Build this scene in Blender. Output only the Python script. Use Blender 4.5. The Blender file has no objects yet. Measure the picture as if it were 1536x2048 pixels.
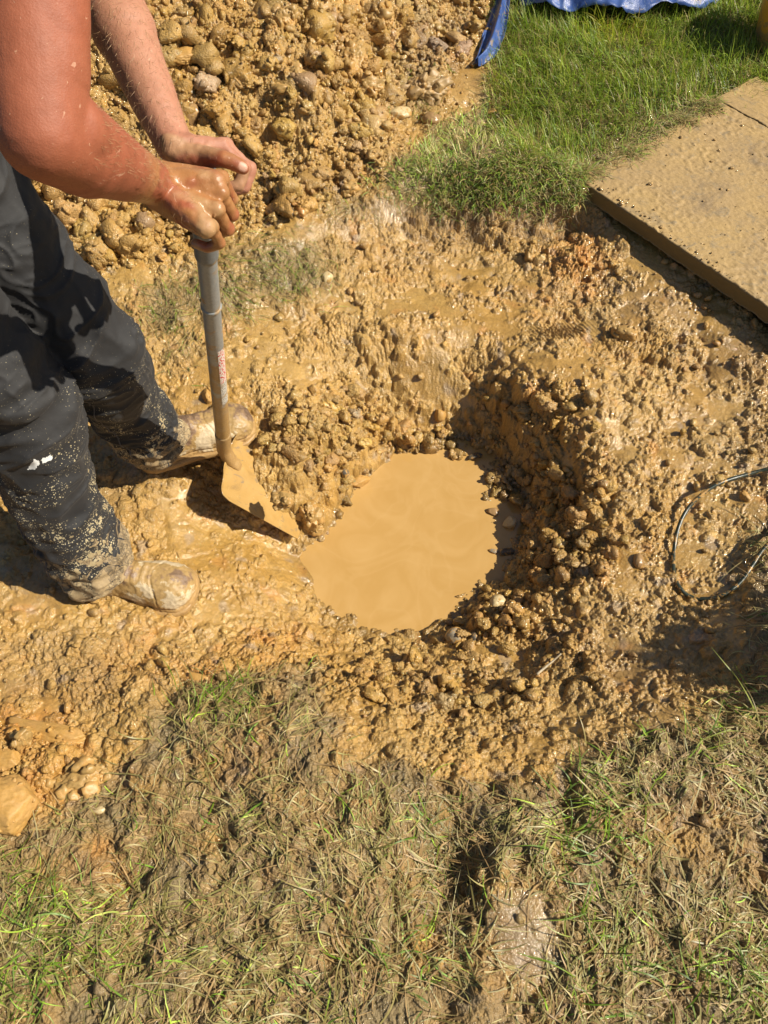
import bpy, bmesh, math, random
import numpy as np
from mathutils import Vector, Matrix

# ------------------------------------------------------------------ camera, world, sun
S = bpy.context.scene
C = S.collection
PITCH = 58.0            # degrees below the horizon
CAM_H = 1.5
FPX = 1500.0            # focal length in pixels of a 2048 px high frame
cam_d = bpy.data.cameras.new("camera")
cam_d.sensor_fit = 'VERTICAL'
cam_d.sensor_height = 36.0
cam_d.lens = FPX / 2048.0 * 36.0
cam_d.clip_start = 0.02
cam_d.clip_end = 500.0
cam = bpy.data.objects.new("camera", cam_d)
C.objects.link(cam)
cam.location = (0, 0, CAM_H)
cam.rotation_euler = (math.radians(90 - PITCH), 0, 0)
S.camera = cam

SUN_EL, SUN_AZ = 43.5, -7.0      # azimuth from +x, towards +y positive
sd = Vector((math.cos(math.radians(SUN_EL)) * math.cos(math.radians(SUN_AZ)),
             math.cos(math.radians(SUN_EL)) * math.sin(math.radians(SUN_AZ)),
             math.sin(math.radians(SUN_EL))))
w = bpy.data.worlds.new("World")
S.world = w
w.use_nodes = True
wn = w.node_tree
bg = wn.nodes["Background"]
sky = wn.nodes.new("ShaderNodeTexSky")
sky.sky_type = 'NISHITA'
sky.sun_disc = False
sky.sun_elevation = math.radians(SUN_EL)
sky.sun_rotation = math.radians(90 - SUN_AZ)
wn.links.new(sky.outputs[0], bg.inputs[0])
bg.inputs[1].default_value = 0.05
sun_d = bpy.data.lights.new("sun", 'SUN')
sun_d.energy = 5.0
sun_d.angle = math.radians(0.5)
sun_d.color = (1.0, 0.93, 0.80)
sun = bpy.data.objects.new("sun", sun_d)
C.objects.link(sun)
sun.rotation_euler = (-sd).to_track_quat('-Z', 'Y').to_euler()
S.view_settings.view_transform = 'Standard'
S.view_settings.look = 'None'
S.view_settings.exposure = 0.48
S.view_settings.gamma = 1.0
S.cycles.max_bounces = 5
S.cycles.diffuse_bounces = 3
S.cycles.glossy_bounces = 2
S.cycles.sample_clamp_indirect = 4.0

# ------------------------------------------------------------------ helpers
RNG = np.random.default_rng(7)
random.seed(7)
cp, sp_ = math.cos(math.radians(PITCH)), math.sin(math.radians(PITCH))


def ray(u, v):
    a = (np.asarray(u, float) - 768.0) / FPX
    b = (1024.0 - np.asarray(v, float)) / FPX
    return a, cp + b * sp_, -sp_ + b * cp


def at(u, v, z=0.0):
    a, dy, dz = ray(u, v)
    d = (z - CAM_H) / dz
    return np.array([a * d, dy * d, z + 0 * d])


def P(u, v, d):
    a, dy, dz = ray(u, v)
    return np.array([a * d, dy * d, CAM_H + dz * d])


def to_px(x, y, z):
    zz = z - CAM_H
    dep = np.maximum(y * cp - zz * sp_, 0.05)
    return 768 + FPX * x / dep, 1024 - FPX * (y * sp_ + zz * cp) / dep


def table(seed):
    r = np.random.default_rng(seed)
    a = r.random((256, 256)) * 2 * np.pi
    return np.cos(a).astype(np.float32), np.sin(a).astype(np.float32)


def pn(x, y, seed=0):
    """gradient noise, about -0.7..0.7"""
    gx, gy = table(seed)
    xf, yf = np.floor(x), np.floor(y)
    xi, yi = xf.astype(np.int32) & 255, yf.astype(np.int32) & 255
    fx, fy = (x - xf).astype(np.float32), (y - yf).astype(np.float32)
    x1, y1 = (xi + 1) & 255, (yi + 1) & 255
    u = fx * fx * fx * (fx * (fx * 6 - 15) + 10)
    v = fy * fy * fy * (fy * (fy * 6 - 15) + 10)
    n00 = gx[xi, yi] * fx + gy[xi, yi] * fy
    n10 = gx[x1, yi] * (fx - 1) + gy[x1, yi] * fy
    n01 = gx[xi, y1] * fx + gy[xi, y1] * (fy - 1)
    n11 = gx[x1, y1] * (fx - 1) + gy[x1, y1] * (fy - 1)
    return (n00 * (1 - u) + n10 * u) * (1 - v) + (n01 * (1 - u) + n11 * u) * v


_T3 = np.random.default_rng(99).random(4096).astype(np.float32) * 2 - 1


def vn3(p, seed=0):
    """value noise in 3D, -1..1; p (n,3)"""
    f = np.floor(p)
    i = f.astype(np.int64)
    t = (p - f)
    t = t * t * (3 - 2 * t)
    out = 0
    for dx in (0, 1):
        for dy in (0, 1):
            for dz in (0, 1):
                h = ((i[:, 0] + dx) * 73856093 ^ (i[:, 1] + dy) * 19349663 ^ (i[:, 2] + dz) * 83492791 ^ (seed * 2654435)) & 4095
                wgt = (t[:, 0] if dx else 1 - t[:, 0]) * (t[:, 1] if dy else 1 - t[:, 1]) * (t[:, 2] if dz else 1 - t[:, 2])
                out = out + _T3[h] * wgt
    return out


def smooth(a, b, x):
    t = np.clip((x - a) / (b - a), 0, 1)
    return t * t * (3 - 2 * t)


def tag(o, label=None, cat=None, group=None, kind=None):
    if label: o["label"] = label
    if cat: o["category"] = cat
    if group: o["group"] = group
    if kind: o["kind"] = kind
    return o


def empty(name, loc, rot=(0, 0, 0)):
    o = bpy.data.objects.new(name, None)
    C.objects.link(o)
    o.location = loc
    o.rotation_euler = rot
    o.empty_display_size = 0.05
    return o


def mesh_obj(name, verts, faces, mat, parent=None, col=None, attrs=None, smooth_=True):
    """verts (n,3); faces (m,k) array or list of lists"""
    me = bpy.data.meshes.new(name)
    verts = np.asarray(verts, np.float32)
    if isinstance(faces, np.ndarray):
        m, k = faces.shape
        me.vertices.add(len(verts))
        me.vertices.foreach_set("co", verts.ravel())
        me.loops.add(m * k)
        me.loops.foreach_set("vertex_index", faces.astype(np.int32).ravel())
        me.polygons.add(m)
        me.polygons.foreach_set("loop_start", np.arange(0, m * k, k, dtype=np.int32))
        me.update(calc_edges=True)
    else:
        me.from_pydata(verts.tolist(), [], faces)
        me.update()
    if smooth_:
        me.polygons.foreach_set("use_smooth", np.ones(len(me.polygons), bool))
    if col is not None:
        a = me.color_attributes.new("Col", 'FLOAT_COLOR', 'POINT')
        c4 = np.ones((len(verts), 4), np.float32)
        c4[:, :3] = col
        a.data.foreach_set("color", c4.ravel())
    for k, v in (attrs or {}).items():
        a = me.attributes.new(k, 'FLOAT', 'POINT')
        a.data.foreach_set("value", np.asarray(v, np.float32).ravel())
    if mat: me.materials.append(mat)
    o = bpy.data.objects.new(name, me)
    C.objects.link(o)
    if parent: o.parent = parent
    return o


# ------------------------------------------------------------------ materials
def nmat(name):
    m = bpy.data.materials.new(name)
    m.use_nodes = True
    nt = m.node_tree
    return m, nt, nt.nodes["Principled BSDF"], nt.links.new


def N(nt, t, **kw):
    n = nt.nodes.new("ShaderNode" + t)
    for k, v in kw.items():
        if isinstance(k, str) and hasattr(n, k): setattr(n, k, v)
    return n


def noise_node(nt, scale, detail=4, rough=0.6, vec=None, dist=0.0):
    n = nt.nodes.new("ShaderNodeTexNoise")
    n.inputs["Scale"].default_value = scale
    n.inputs["Detail"].default_value = detail
    n.inputs["Roughness"].default_value = rough
    n.inputs["Distortion"].default_value = dist
    if vec is not None: nt.links.new(vec, n.inputs["Vector"])
    return n


def ramp(nt, fac, stops):
    r = nt.nodes.new("ShaderNodeValToRGB")
    el = r.color_ramp.elements
    while len(el) < len(stops): el.new(0.5)
    for e, (p, c) in zip(el, stops):
        e.position = p
        e.color = (c[0], c[1], c[2], 1) if not isinstance(c, (int, float)) else (c, c, c, 1)
    nt.links.new(fac, r.inputs[0])
    return r


def mix(nt, fac, a, b, mode='MIX'):
    m = nt.nodes.new("ShaderNodeMix")
    m.data_type = 'RGBA'
    m.blend_type = mode
    for k, v in ((0, fac), (6, a), (7, b)):
        s = m.inputs[k]
        if hasattr(v, "links"): nt.links.new(v, s)
        elif isinstance(v, (int, float)): s.default_value = v if k == 0 else (v, v, v, 1)
        else: s.default_value = (*v, 1)
    return m.outputs[2]


def maprange(nt, v, a, b, c, d):
    m = nt.nodes.new("ShaderNodeMapRange")
    nt.links.new(v, m.inputs[0])
    for i, x in zip((1, 2, 3, 4), (a, b, c, d)): m.inputs[i].default_value = x
    return m.outputs[0]


def bump(nt, h, strength, dist, normal=None):
    b = nt.nodes.new("ShaderNodeBump")
    b.inputs["Strength"].default_value = strength
    b.inputs["Distance"].default_value = dist
    nt.links.new(h, b.inputs["Height"])
    if normal is not None: nt.links.new(normal, b.inputs["Normal"])
    return b.outputs[0]


def mud_material(name="wet_mud"):
    m, nt, bs, L = nmat(name)
    ca = N(nt, "VertexColor"); ca.layer_name = "Col"
    wa = N(nt, "Attribute"); wa.attribute_name = "wet"
    tc = N(nt, "TexCoord")
    v = tc.outputs["Object"]
    n1 = noise_node(nt, 130, 6, 0.65, v)
    n2 = noise_node(nt, 420, 4, 0.7, v)
    n3 = noise_node(nt, 28, 5, 0.6, v)
    nv = N(nt, "TexVoronoi"); nv.inputs["Scale"].default_value = 210; L(v, nv.inputs["Vector"])
    c = mix(nt, 1.0, ca.outputs[0], ramp(nt, n1.outputs[0], [(0.25, 0.70), (0.75, 1.18)]).outputs[0], 'MULTIPLY')
    c = mix(nt, 1.0, c, ramp(nt, n3.outputs[0], [(0.3, (0.92, 0.90, 0.86)), (0.7, (1.06, 1.06, 1.08))]).outputs[0], 'MULTIPLY')
    L(c, bs.inputs["Base Color"])
    r0 = maprange(nt, wa.outputs["Fac"], 0, 1, 0.68, 0.42)
    rr = N(nt, "Math", operation='ADD'); L(r0, rr.inputs[0])
    L(maprange(nt, n3.outputs[0], 0.3, 0.7, -0.10, 0.14), rr.inputs[1])
    L(rr.outputs[0], bs.inputs["Roughness"])
    st = maprange(nt, wa.outputs["Fac"], 0, 1, 1.0, 0.25)
    b1 = N(nt, "Bump"); b1.inputs["Distance"].default_value = 0.0030
    L(st, b1.inputs["Strength"]); L(n1.outputs[0], b1.inputs["Height"])
    b2 = N(nt, "Bump"); b2.inputs["Distance"].default_value = 0.0007
    b0 = N(nt, "Bump"); b0.inputs["Distance"].default_value = 0.0022; L(st, b0.inputs["Strength"]); L(nv.outputs["Distance"], b0.inputs["Height"]); b0.invert = True; L(b1.outputs[0], b0.inputs["Normal"])
    L(st, b2.inputs["Strength"]); L(n2.outputs[0], b2.inputs["Height"]); L(b0.outputs[0], b2.inputs["Normal"])
    L(b2.outputs[0], bs.inputs["Normal"])
    bs.inputs["Specular IOR Level"].default_value = 0.5
    L(maprange(nt, wa.outputs["Fac"], 0, .6, .25, 1.0), bs.inputs["Coat Weight"])
    bs.inputs["Coat IOR"].default_value = 1.6
    bs.inputs["Coat Roughness"].default_value = 0.10
    b3 = N(nt, "Bump"); b3.inputs["Distance"].default_value = 0.0016; b3.inputs["Strength"].default_value = .8
    L(n2.outputs[0], b3.inputs["Height"]); L(b2.outputs[0], b3.inputs["Normal"]); L(b3.outputs[0], bs.inputs["Coat Normal"])
    return m


def blade_material(name, trans=0.25, rough=0.45):
    m, nt, bs, L = nmat(name)
    ca = N(nt, "VertexColor"); ca.layer_name = "Col"
    L(ca.outputs[0], bs.inputs["Base Color"])
    bs.inputs["Roughness"].default_value = rough
    bs.inputs["Specular IOR Level"].default_value = 0.5
    tr = N(nt, "BsdfTranslucent"); L(ca.outputs[0], tr.inputs[0])
    ms = N(nt, "MixShader"); ms.inputs[0].default_value = trans
    L(bs.outputs[0], ms.inputs[1]); L(tr.outputs[0], ms.inputs[2])
    L(ms.outputs[0], nt.nodes["Material Output"].inputs["Surface"])
    return m


M_MUD = mud_material()
M_BLADE = blade_material("grass_blade", 0.45, 0.42)
M_FLAT = blade_material("trampled_blade", 0.12, 0.52)

# ------------------------------------------------------------------ ground relief
CTRL = [  # (u, v, z): pixel the ray passes through, height at which it meets the ground
 (1000,60,0),(1200,40,0),(1500,60,0),(1100,200,0),(1300,150,0),(1000,270,0),(1120,330,0),(890,300,.01),(1500,170,-.01),
 (1300,320,-.02),(1450,420,-.02),(1250,385,-.03),
 (1250,468,-.045),(1400,580,-.05),(1500,655,-.055),(1180,430,-.04),
 (740,395,0),(830,392,0),(930,392,0),(1040,395,0),(1130,392,0),
 (760,440,-.04),(830,450,-.075),(930,455,-.085),(1040,458,-.09),(1120,450,-.09),
 (850,520,-.10),(1000,520,-.11),(1100,480,-.10),(1150,530,-.07),(1200,590,-.095),(1290,640,-.08),
 (850,600,-.12),(1000,610,-.125),(1150,660,-.12),(1300,700,-.105),(1450,760,-.10),(1520,860,-.09),
 (700,560,-.08),(560,540,-.035),(500,650,-.07),(600,700,-.11),(700,640,-.11),
 (700,700,-.13),(790,690,-.125),(900,690,-.13),(990,705,-.135),(1050,780,-.135),(1130,880,-.155),(1190,980,-.165),(1215,1080,-.165),(1190,1180,-.165),
 (740,800,-.24),(830,850,-.30),(930,875,-.325),(990,900,-.33),(1045,1000,-.33),(1045,1090,-.335),
 (1110,1000,-.265),(1110,1090,-.265),(1060,900,-.26),
 (1015,1165,-.328),(900,1245,-.335),(760,1268,-.335),(650,1238,-.325),(605,1150,-.325),(600,1095,-.335),
 (800,1050,-.44),(690,1120,-.39),(900,1000,-.39),(930,1120,-.40),(800,960,-.37),
 (1000,1230,-.27),(960,1310,-.235),(1060,1310,-.225),(820,1330,-.25),(900,1390,-.17),(1010,1420,-.13),(1110,1380,-.14),
 (700,1320,-.25),(600,1290,-.25),(560,1180,-.25),(500,1130,-.215),(500,1230,-.2),
 (300,1200,-.13),(150,1230,-.085),(0,1380,-.05),(200,1340,-.09),(400,1290,-.145),(410,1110,-.19),(340,990,-.15),(220,930,-.12),(0,1120,-.07),
 (480,1040,-.235),(410,985,-.185),(540,1080,-.285),(470,870,-.115),(380,900,-.13),
 (560,860,-.12),(640,860,-.15),(700,880,-.22),(600,940,-.17),(650,960,-.24),(610,1010,-.235),(760,920,-.335),(690,990,-.335),(655,1060,-.335),
 (300,1490,-.02),(460,1440,-.01),(560,1400,-.03),(700,1450,-.02),(880,1550,0),(1100,1560,0),(1250,1500,-.005),(1420,1430,0),(1536,1350,0),
 (0,1650,0),(400,1700,0),(800,1750,0),(1200,1750,0),(1536,1700,0),(0,2040,0),(400,2000,0),(800,1950,0),(1200,2000,0),(1536,2000,0),
 (1300,860,-.115),(1370,1000,-.125),(1310,1150,-.135),(1420,1150,-.13),(1500,1000,-.10),(1560,1150,-.06),(1300,1290,-.13),(1200,1390,-.10),(1400,1330,-.085),(1500,1270,-.03),
 (250,760,-.06),(300,600,-.02),(450,450,.01),(600,430,.01),(700,370,.01),(780,250,.015),(850,180,.02),(930,110,.01),
 (500,300,.09),(600,200,.17),(600,100,.23),(600,0,.29),(400,200,.21),(400,0,.33),(200,100,.33),(750,100,.11),(800,0,.12),(300,350,.10),(0,0,.36),(920,10,.02),
 (100,500,.03),(100,800,-.05),
]
WCTRL = [(-3,3.2,.3),(-2.6,2.2,.15),(-2.5,1.2,0),(-1.6,1.1,-.03),(-2,.3,0),(-.8,4.3,.35),(-1.8,4.2,.35),(.4,4.6,0),(2,4,0),(2.8,2.5,0),(1.9,1.9,-.02),
         (1.6,1.3,0),(1.5,.7,0),(2.5,.5,0),(1.5,-.6,0),(0,-1,0),(-1.6,-.6,0),(0,-.4,0)]
pts = [at(u, v, z) for u, v, z in CTRL] + [np.array(q, float) for q in WCTRL]
pts = np.array(pts)


def tps_fit(p, z, lam):
    n = len(p)
    d = np.linalg.norm(p[:, None] - p[None], axis=2)
    K = np.where(d > 0, d * d * np.log(d + 1e-12), 0) + lam * np.eye(n)
    A = np.zeros((n + 3, n + 3))
    A[:n, :n] = K
    A[:n, n] = A[n, :n] = 1
    A[:n, n + 1:n + 3] = p
    A[n + 1:n + 3, :n] = p.T
    b = np.zeros(n + 3); b[:n] = z
    return np.linalg.solve(A, b)


tw = tps_fit(pts[:, :2], pts[:, 2], 2e-4)
GX = np.arange(-3.0, 3.001, 0.0125)
GY = np.arange(-1.2, 5.201, 0.0125)
XX, YY = np.meshgrid(GX, GY)


def tps_eval(x, y):
    out = tw[-3] + tw[-2] * x + tw[-1] * y
    for (px_, py_, _), c in zip(pts, tw[:-3]):
        d2 = (x - px_) ** 2 + (y - py_) ** 2 + 1e-12
        out = out + c * 0.5 * d2 * np.log(d2)
    return out


ZB = tps_eval(XX[::2, ::2], YY[::2, ::2])


def samp(G, x, y, gx=GX, gy=GY):
    fx = np.clip((x - gx[0]) / (gx[1] - gx[0]), 0, len(gx) - 1.001)
    fy = np.clip((y - gy[0]) / (gy[1] - gy[0]), 0, len(gy) - 1.001)
    i, j = fx.astype(np.int32), fy.astype(np.int32)
    a, b = fx - i, fy - j
    return (G[j, i] * (1 - a) + G[j, i + 1] * a) * (1 - b) + (G[j + 1, i] * (1 - a) + G[j + 1, i + 1] * a) * b


ZB = samp(ZB, XX, YY, GX[::2], GY[::2])
edge = np.minimum.reduce([smooth(3.0, 2.4, np.abs(XX)), smooth(-1.2, -.8, YY), smooth(5.2, 4.6, YY)])
ZB = np.clip(ZB, -.45, .5) * edge
UU, VV = to_px(XX, YY, ZB)


def poly_mask(poly, soft):
    """1 inside, falling to 0 over soft px outside (pixel space of the ground as projected)"""
    p = np.array(poly, float)
    inside = np.zeros(UU.shape, bool)
    dmin = np.full(UU.shape, 1e9)
    for k in range(len(p)):
        a, b = p[k], p[(k + 1) % len(p)]
        c = ((a[1] > VV) != (b[1] > VV)) & (UU < (b[0] - a[0]) * (VV - a[1]) / (b[1] - a[1] + 1e-9) + a[0])
        inside ^= c
        e = b - a
        t = np.clip(((UU - a[0]) * e[0] + (VV - a[1]) * e[1]) / (e @ e), 0, 1)
        dmin = np.minimum(dmin, np.hypot(UU - a[0] - t * e[0], VV - a[1] - t * e[1]))
    return smooth(-soft, soft, np.where(inside, dmin, -dmin))


def blobs(lst):
    out = np.zeros(UU.shape)
    for u, v, ru, rv, val in lst:
        out = np.maximum(out, val * np.exp(-(((UU - u) / ru) ** 2 + ((VV - v) / rv) ** 2)))
    return out


# masks ------------------------------------------------------------
heap = poly_mask([(-900,-900),(1000,-900),(985,40),(960,110),(860,170),(790,240),(740,330),(690,385),(560,440),(420,470),(250,520),(-200,650),(-900,700)], 25)
lawn = poly_mask([(985,110),(1020,-60),(1100,-900),(3000,-900),(3000,400),(1700,330),(1460,215),(1330,250),(1290,290),(1160,350),(1150,395),(1000,395),(900,400),(790,402),(770,350),(850,290),(860,250),(900,255),(960,210)], 14)
lawn_bright = poly_mask([(985,110),(1020,-60),(1100,-900),(3000,-900),(3000,400),(1700,300),(1500,190),(1350,225),(1240,285),(1160,345),(1070,350),(1010,335),(985,270),(985,170)], 34)
bottom = poly_mask([(-2500,1900),(-400,1760),(0,1665),(110,1640),(200,1560),(300,1480),(310,1420),(380,1370),(500,1350),(630,1340),(650,1420),(720,1500),(820,1545),(920,1570),(1120,1570),(1150,1510),(1250,1480),(1420,1430),(1480,1340),(1536,1290),(1700,1100),(3500,900),(3500,5000),(-2500,5000)], 22)
rimr = poly_mask([(1515,1060),(1600,1000),(1900,900),(2600,800),(2600,1300),(1500,1420),(1500,1280)], 12)
bottom = np.maximum(bottom, rimr)
mudgap = blobs([(1060,1880,60,130,1),(980,1980,70,120,.9),(230,1740,90,60,.7),(480,1530,110,60,.75),(1400,1640,130,80,.75),(1300,1760,70,60,.5),
                (100,1700,80,40,.6),(1140,1600,25,120,.7),(960,1800,40,120,.4),(700,1480,90,40,.7),(430,1690,60,50,.45),(1420,1900,90,70,.4),(900,1640,60,40,.3),(600,1600,80,40,.5)])
tufts = blobs([(430,590,80,50,.9),(570,545,75,55,1),(330,620,50,50,.7),(640,560,30,30,.5),(700,420,50,22,.4),(360,700,40,40,.3),(840,190,40,40,.5),(480,520,60,30,.5)])
green = blobs([(1180,1650,100,90,1),(80,1900,170,150,.9),(1230,1870,90,90,.55),(1470,1960,120,110,.9),(850,1900,120,100,.5),(400,1420,110,40,.7),(1450,1390,80,50,.6),
               (640,1950,160,90,.45),(820,1640,90,60,.4),(1120,1980,80,60,.5),(300,2000,200,80,.6),(1400,1490,90,40,.5)])
grass_d = np.clip(np.maximum.reduce([bottom * (1 - .85 * mudgap), lawn, tufts]), 0, 1)
clodm = np.maximum.reduce([heap, blobs([(620,880,110,90,1),(560,960,60,70,.8),(700,860,80,80,.9),(860,880,130,25,.75),(980,985,60,50,.9),(1080,830,80,90,.7),
     (1110,1100,90,120,.8),(1050,1230,90,60,.9),(870,1360,200,45,.7),(600,1290,120,40,.5),(1000,1400,120,50,.6),(1200,960,90,140,.55),(250,1380,200,80,.3),(480,1380,120,30,.4),
     (1180,530,70,40,.8),(1300,690,120,40,.5),(980,480,180,35,.5),(480,900,100,60,.45),(60,1500,120,90,.6),(1150,1330,120,80,.6),(720,650,120,50,.35),(940,1430,200,50,.5)])])
wet = np.maximum.reduce([blobs([(860,620,150,34,1),(700,600,60,40,.6),(1000,650,120,40,.7),(1110,760,90,45,1),(1190,790,60,40,.7),(950,1305,80,28,1),(1150,1235,40,35,.9),(1240,1180,50,60,.8),
     (560,432,70,18,1),(640,450,60,25,.8),(520,650,110,50,.6),(450,1100,110,90,.8),(400,1230,150,50,.8),(540,1170,80,70,.7),(1370,830,90,60,.8),(1230,920,60,60,.5),
     (1400,1120,90,80,.8),(1230,1350,70,80,.8),(1060,1340,60,25,.8),(620,1290,60,25,.8),(60,1200,120,80,.4),(1340,600,120,60,.5),(1430,960,90,70,.7),(470,760,80,60,.6),
     (560,760,90,60,.5),(1380,1270,120,60,.6),(1040,1880,60,90,.6),(700,450,60,30,.5),(1240,480,60,30,.5),(1160,1450,60,60,.7),(900,660,80,20,.7)])])
orange = blobs([(1150,520,55,45,1),(1170,560,40,40,.8),(400,1352,40,25,1),(300,1320,60,40,.5),(540,1290,70,20,.7),(520,1310,60,25,.5),(40,1560,120,90,.7),(60,1450,100,50,.7),(320,1250,70,20,.4),(1100,600,60,60,.4),(250,1740,50,50,.45)])
brown = np.maximum.reduce([blobs([(950,440,220,45,.8),(1060,400,120,25,1),(1300,600,150,60,.5),(120,1350,200,70,.55),(1250,1320,150,120,.45),(860,90,70,60,.7),(700,380,60,30,.4),(60,1160,120,80,.5),
     (700,470,90,50,.6),(850,500,120,50,.5),(1480,720,100,70,.55),(250,960,120,80,.5),(1480,900,90,80,.4)]), .75 * bottom])


def gz0(x, y):
    return samp(ZB, x, y)


# fine sheet, one mesh from the pit out to the horizon ---------------
YMIN, YMAX = -.16, 3.62


def wid(y):
    return np.interp(y, [YMIN, YMAX], [.78, 1.78])


NS, NY = 1080, 1420
s_in = np.linspace(-1, 1, NS)
ds = s_in[1] - s_in[0]
ext = [1.0]
st_ = ds
while ext[-1] < 45:
    st_ *= 1.22
    ext.append(ext[-1] + st_)
ext = np.array(ext[1:])
s_all = np.concatenate([-ext[::-1], s_in, ext])
# rows: spacing grows with distance
tt = np.linspace(0, 1, NY)
y_in = YMIN + (YMAX - YMIN) * (0.55 * tt + 0.45 * tt ** 2)
eu, st_ = [YMAX], y_in[-1] - y_in[-2]
while eu[-1] < 80:
    st_ *= 1.2; eu.append(eu[-1] + st_)
ed, st_ = [YMIN], y_in[1] - y_in[0]
while ed[-1] > -80:
    st_ *= 1.2; ed.append(ed[-1] - st_)
y_all = np.concatenate([np.array(ed[1:])[::-1], y_in, np.array(eu[1:])])
I0, J0 = len(ext), len(ed) - 1
X = (s_all[None, :] * wid(y_all)[:, None]).astype(np.float32)
Y = np.repeat(y_all[:, None], len(s_all), 1).astype(np.float32)
H, W_ = X.shape
near = (np.abs(X) < 2.9) & (Y > -1.1) & (Y < 5.1)

wx = X + .018 * pn(X * 14, Y * 14, 1) + .007 * pn(X * 45, Y * 45, 2)
wy = Y + .018 * pn(X * 14, Y * 14, 3) + .007 * pn(X * 45, Y * 45, 4)
base = samp(ZB, X + .3 * (wx - X), Y + .3 * (wy - Y))
mk = {k: samp(g, wx, wy) * near for k, g in dict(heap=heap, lawn=lawn, bright=lawn_bright, bottom=bottom, gap=mudgap, tuft=tufts, clod=clodm, wet=wet, orange=orange, brown=brown, grass=grass_d).items()}
for k in ("bottom", "lawn", "grass"):
    mk[k] = np.where(near, mk[k], 1.0)
clod = np.clip(mk["clod"], 0, 1)
wetm = np.clip(mk["wet"], 0, 1) * (1 - .6 * clod)

det = np.zeros_like(X)
tint = np.zeros_like(X)
amp = np.clip(.35 + .65 * clod - .25 * mk["lawn"], .15, 1)
# broad lumps
nb_ = 1 - mk["bottom"] * .5
det += .030 * pn(X * 7, Y * 7, 10) * (.5 + clod) * nb_
det += .024 * pn(X * 16 + .6 * pn(X * 30, Y * 30, 13), Y * 16, 11) * (.6 + .6 * clod)
# cracked, torn edges: steps in the surface where lumps of clay pulled apart
st1 = pn(X * 12 + .5 * pn(X * 40, Y * 40, 14), Y * 12 + .5 * pn(X * 40, Y * 40, 15), 16)
det += .013 * smooth(-.03, .05, st1) * (1 - mk["lawn"]) * (.5 + .5 * clod)
# hollow and ruts trodden into the turf
for (u_, v_, ru_, rv_, a_) in ((900,1730,75,130,-.075),(1055,1880,45,160,-.030),(1130,1620,30,90,-.035),(960,1990,40,90,.02),(1000,1780,30,120,.015),(430,1540,90,50,-.02),(250,1760,70,60,-.02),(1380,1650,110,70,-.015)):
    det += a_ * samp(blobs([(u_, v_, ru_, rv_, 1)]), wx, wy) * near
# flow / rill structure on the wall above the pool: channels running downhill
rill = blobs([(870,760,150,75,1),(700,760,60,80,.5),(1000,790,80,80,.6)])
rl = samp(rill, wx, wy) * near
det += -.016 * rl * (1 - np.abs(pn(X * 17 + 2.5 * pn(X * 12, Y * 12, 5), Y * 9, 12)) * 4).clip(0, 1) + .022 * rl * pn(X * 15, Y * 12, 36)

Zc = (base + det).astype(np.float32)
Z00 = Zc.copy()


def stamp(cx, cy, r, flat, sink, seed, soft=False, tnt=0.0, rot=None, asp=1.0):
    rr = r * 1.25 * max(1, asp)
    j0 = np.searchsorted(y_all, cy - rr); j1 = np.searchsorted(y_all, cy + rr)
    if j1 - j0 < 3: return
    wl = wid(cy)
    i0 = np.searchsorted(s_all, (cx - rr) / wl - .01); i1 = np.searchsorted(s_all, (cx + rr) / wl + .01)
    if i1 - i0 < 3: return
    x = (X[j0:j1, i0:i1] - cx) / r
    y = (Y[j0:j1, i0:i1] - cy) / r
    g = np.random.default_rng(seed)
    a = g.random() * 6.28 if rot is None else rot
    x, y = (x * math.cos(a) + y * math.sin(a)) / asp, -x * math.sin(a) + y * math.cos(a)
    if soft:
        d = np.hypot(x, y) * (1 + .35 * pn(x * 1.7 + seed, y * 1.7, seed & 63))
        h = np.where(d < 1, np.sqrt(np.clip(1 - d * d, 0, 1)), -9)
    else:
        h = np.full(x.shape, 1.0)
        for k in range(9):
            az = g.random() * 6.28
            tl = math.radians(g.uniform(8, 78))
            nx_, ny_, nz_ = math.sin(tl) * math.cos(az), math.sin(tl) * math.sin(az), math.cos(tl)
            c = g.uniform(.62, 1.0)
            h = np.minimum(h, (c - nx_ * x - ny_ * y) / nz_)
        d = np.hypot(x, y)
        h = np.where(d < 1.2, np.minimum(h, (1.08 - d) * 4), -9)
    jm, im = (j0 + j1) // 2, (i0 + i1) // 2
    z0 = Z00[jm, im]
    h = z0 - sink * r + h * r * flat
    cur = Zc[j0:j1, i0:i1]
    m = h > cur
    cur[m] = h[m]
    tint[j0:j1, i0:i1][m] = tnt


# scatter clods over the field by the clod mask
g = np.random.default_rng(3)
n = 150000
cu, cv = g.uniform(-250, 1700, n), g.uniform(-120, 2100, n)
cw = at(cu, cv, -.1)
prob = samp(clodm, cw[0], cw[1])
hp = samp(heap, cw[0], cw[1]); lw = np.maximum(samp(lawn, cw[0], cw[1]), samp(bottom, cw[0], cw[1])); wt = samp(wet, cw[0], cw[1])
order = []
for k in range(n):
    p = prob[k]
    if hp[k] > .45: continue
    lim = (.22 + .6 * p) * (1 - .85 * lw[k]) * (1 - .6 * wt[k] * (1 - p))
    if g.random() > lim: continue
    r = .0042 * (1 + g.pareto(1.7)) * (1 + .8 * p + .5 * hp[k])
    r = min(r, .016 + .022 * p + .022 * hp[k])
    order.append((r, k))
order.sort(reverse=True)
for r, k in order:
    soft = g.random() < .35
    stamp(cw[0][k], cw[1][k], r, g.uniform(.45, .9) * (1 - .8 * hp[k]), g.uniform(.05, .35), int(g.integers(1 << 30)), soft, g.uniform(-1, 1), asp=g.uniform(1, 1.5))
print("stamps", len(order))

det = Zc - base
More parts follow.
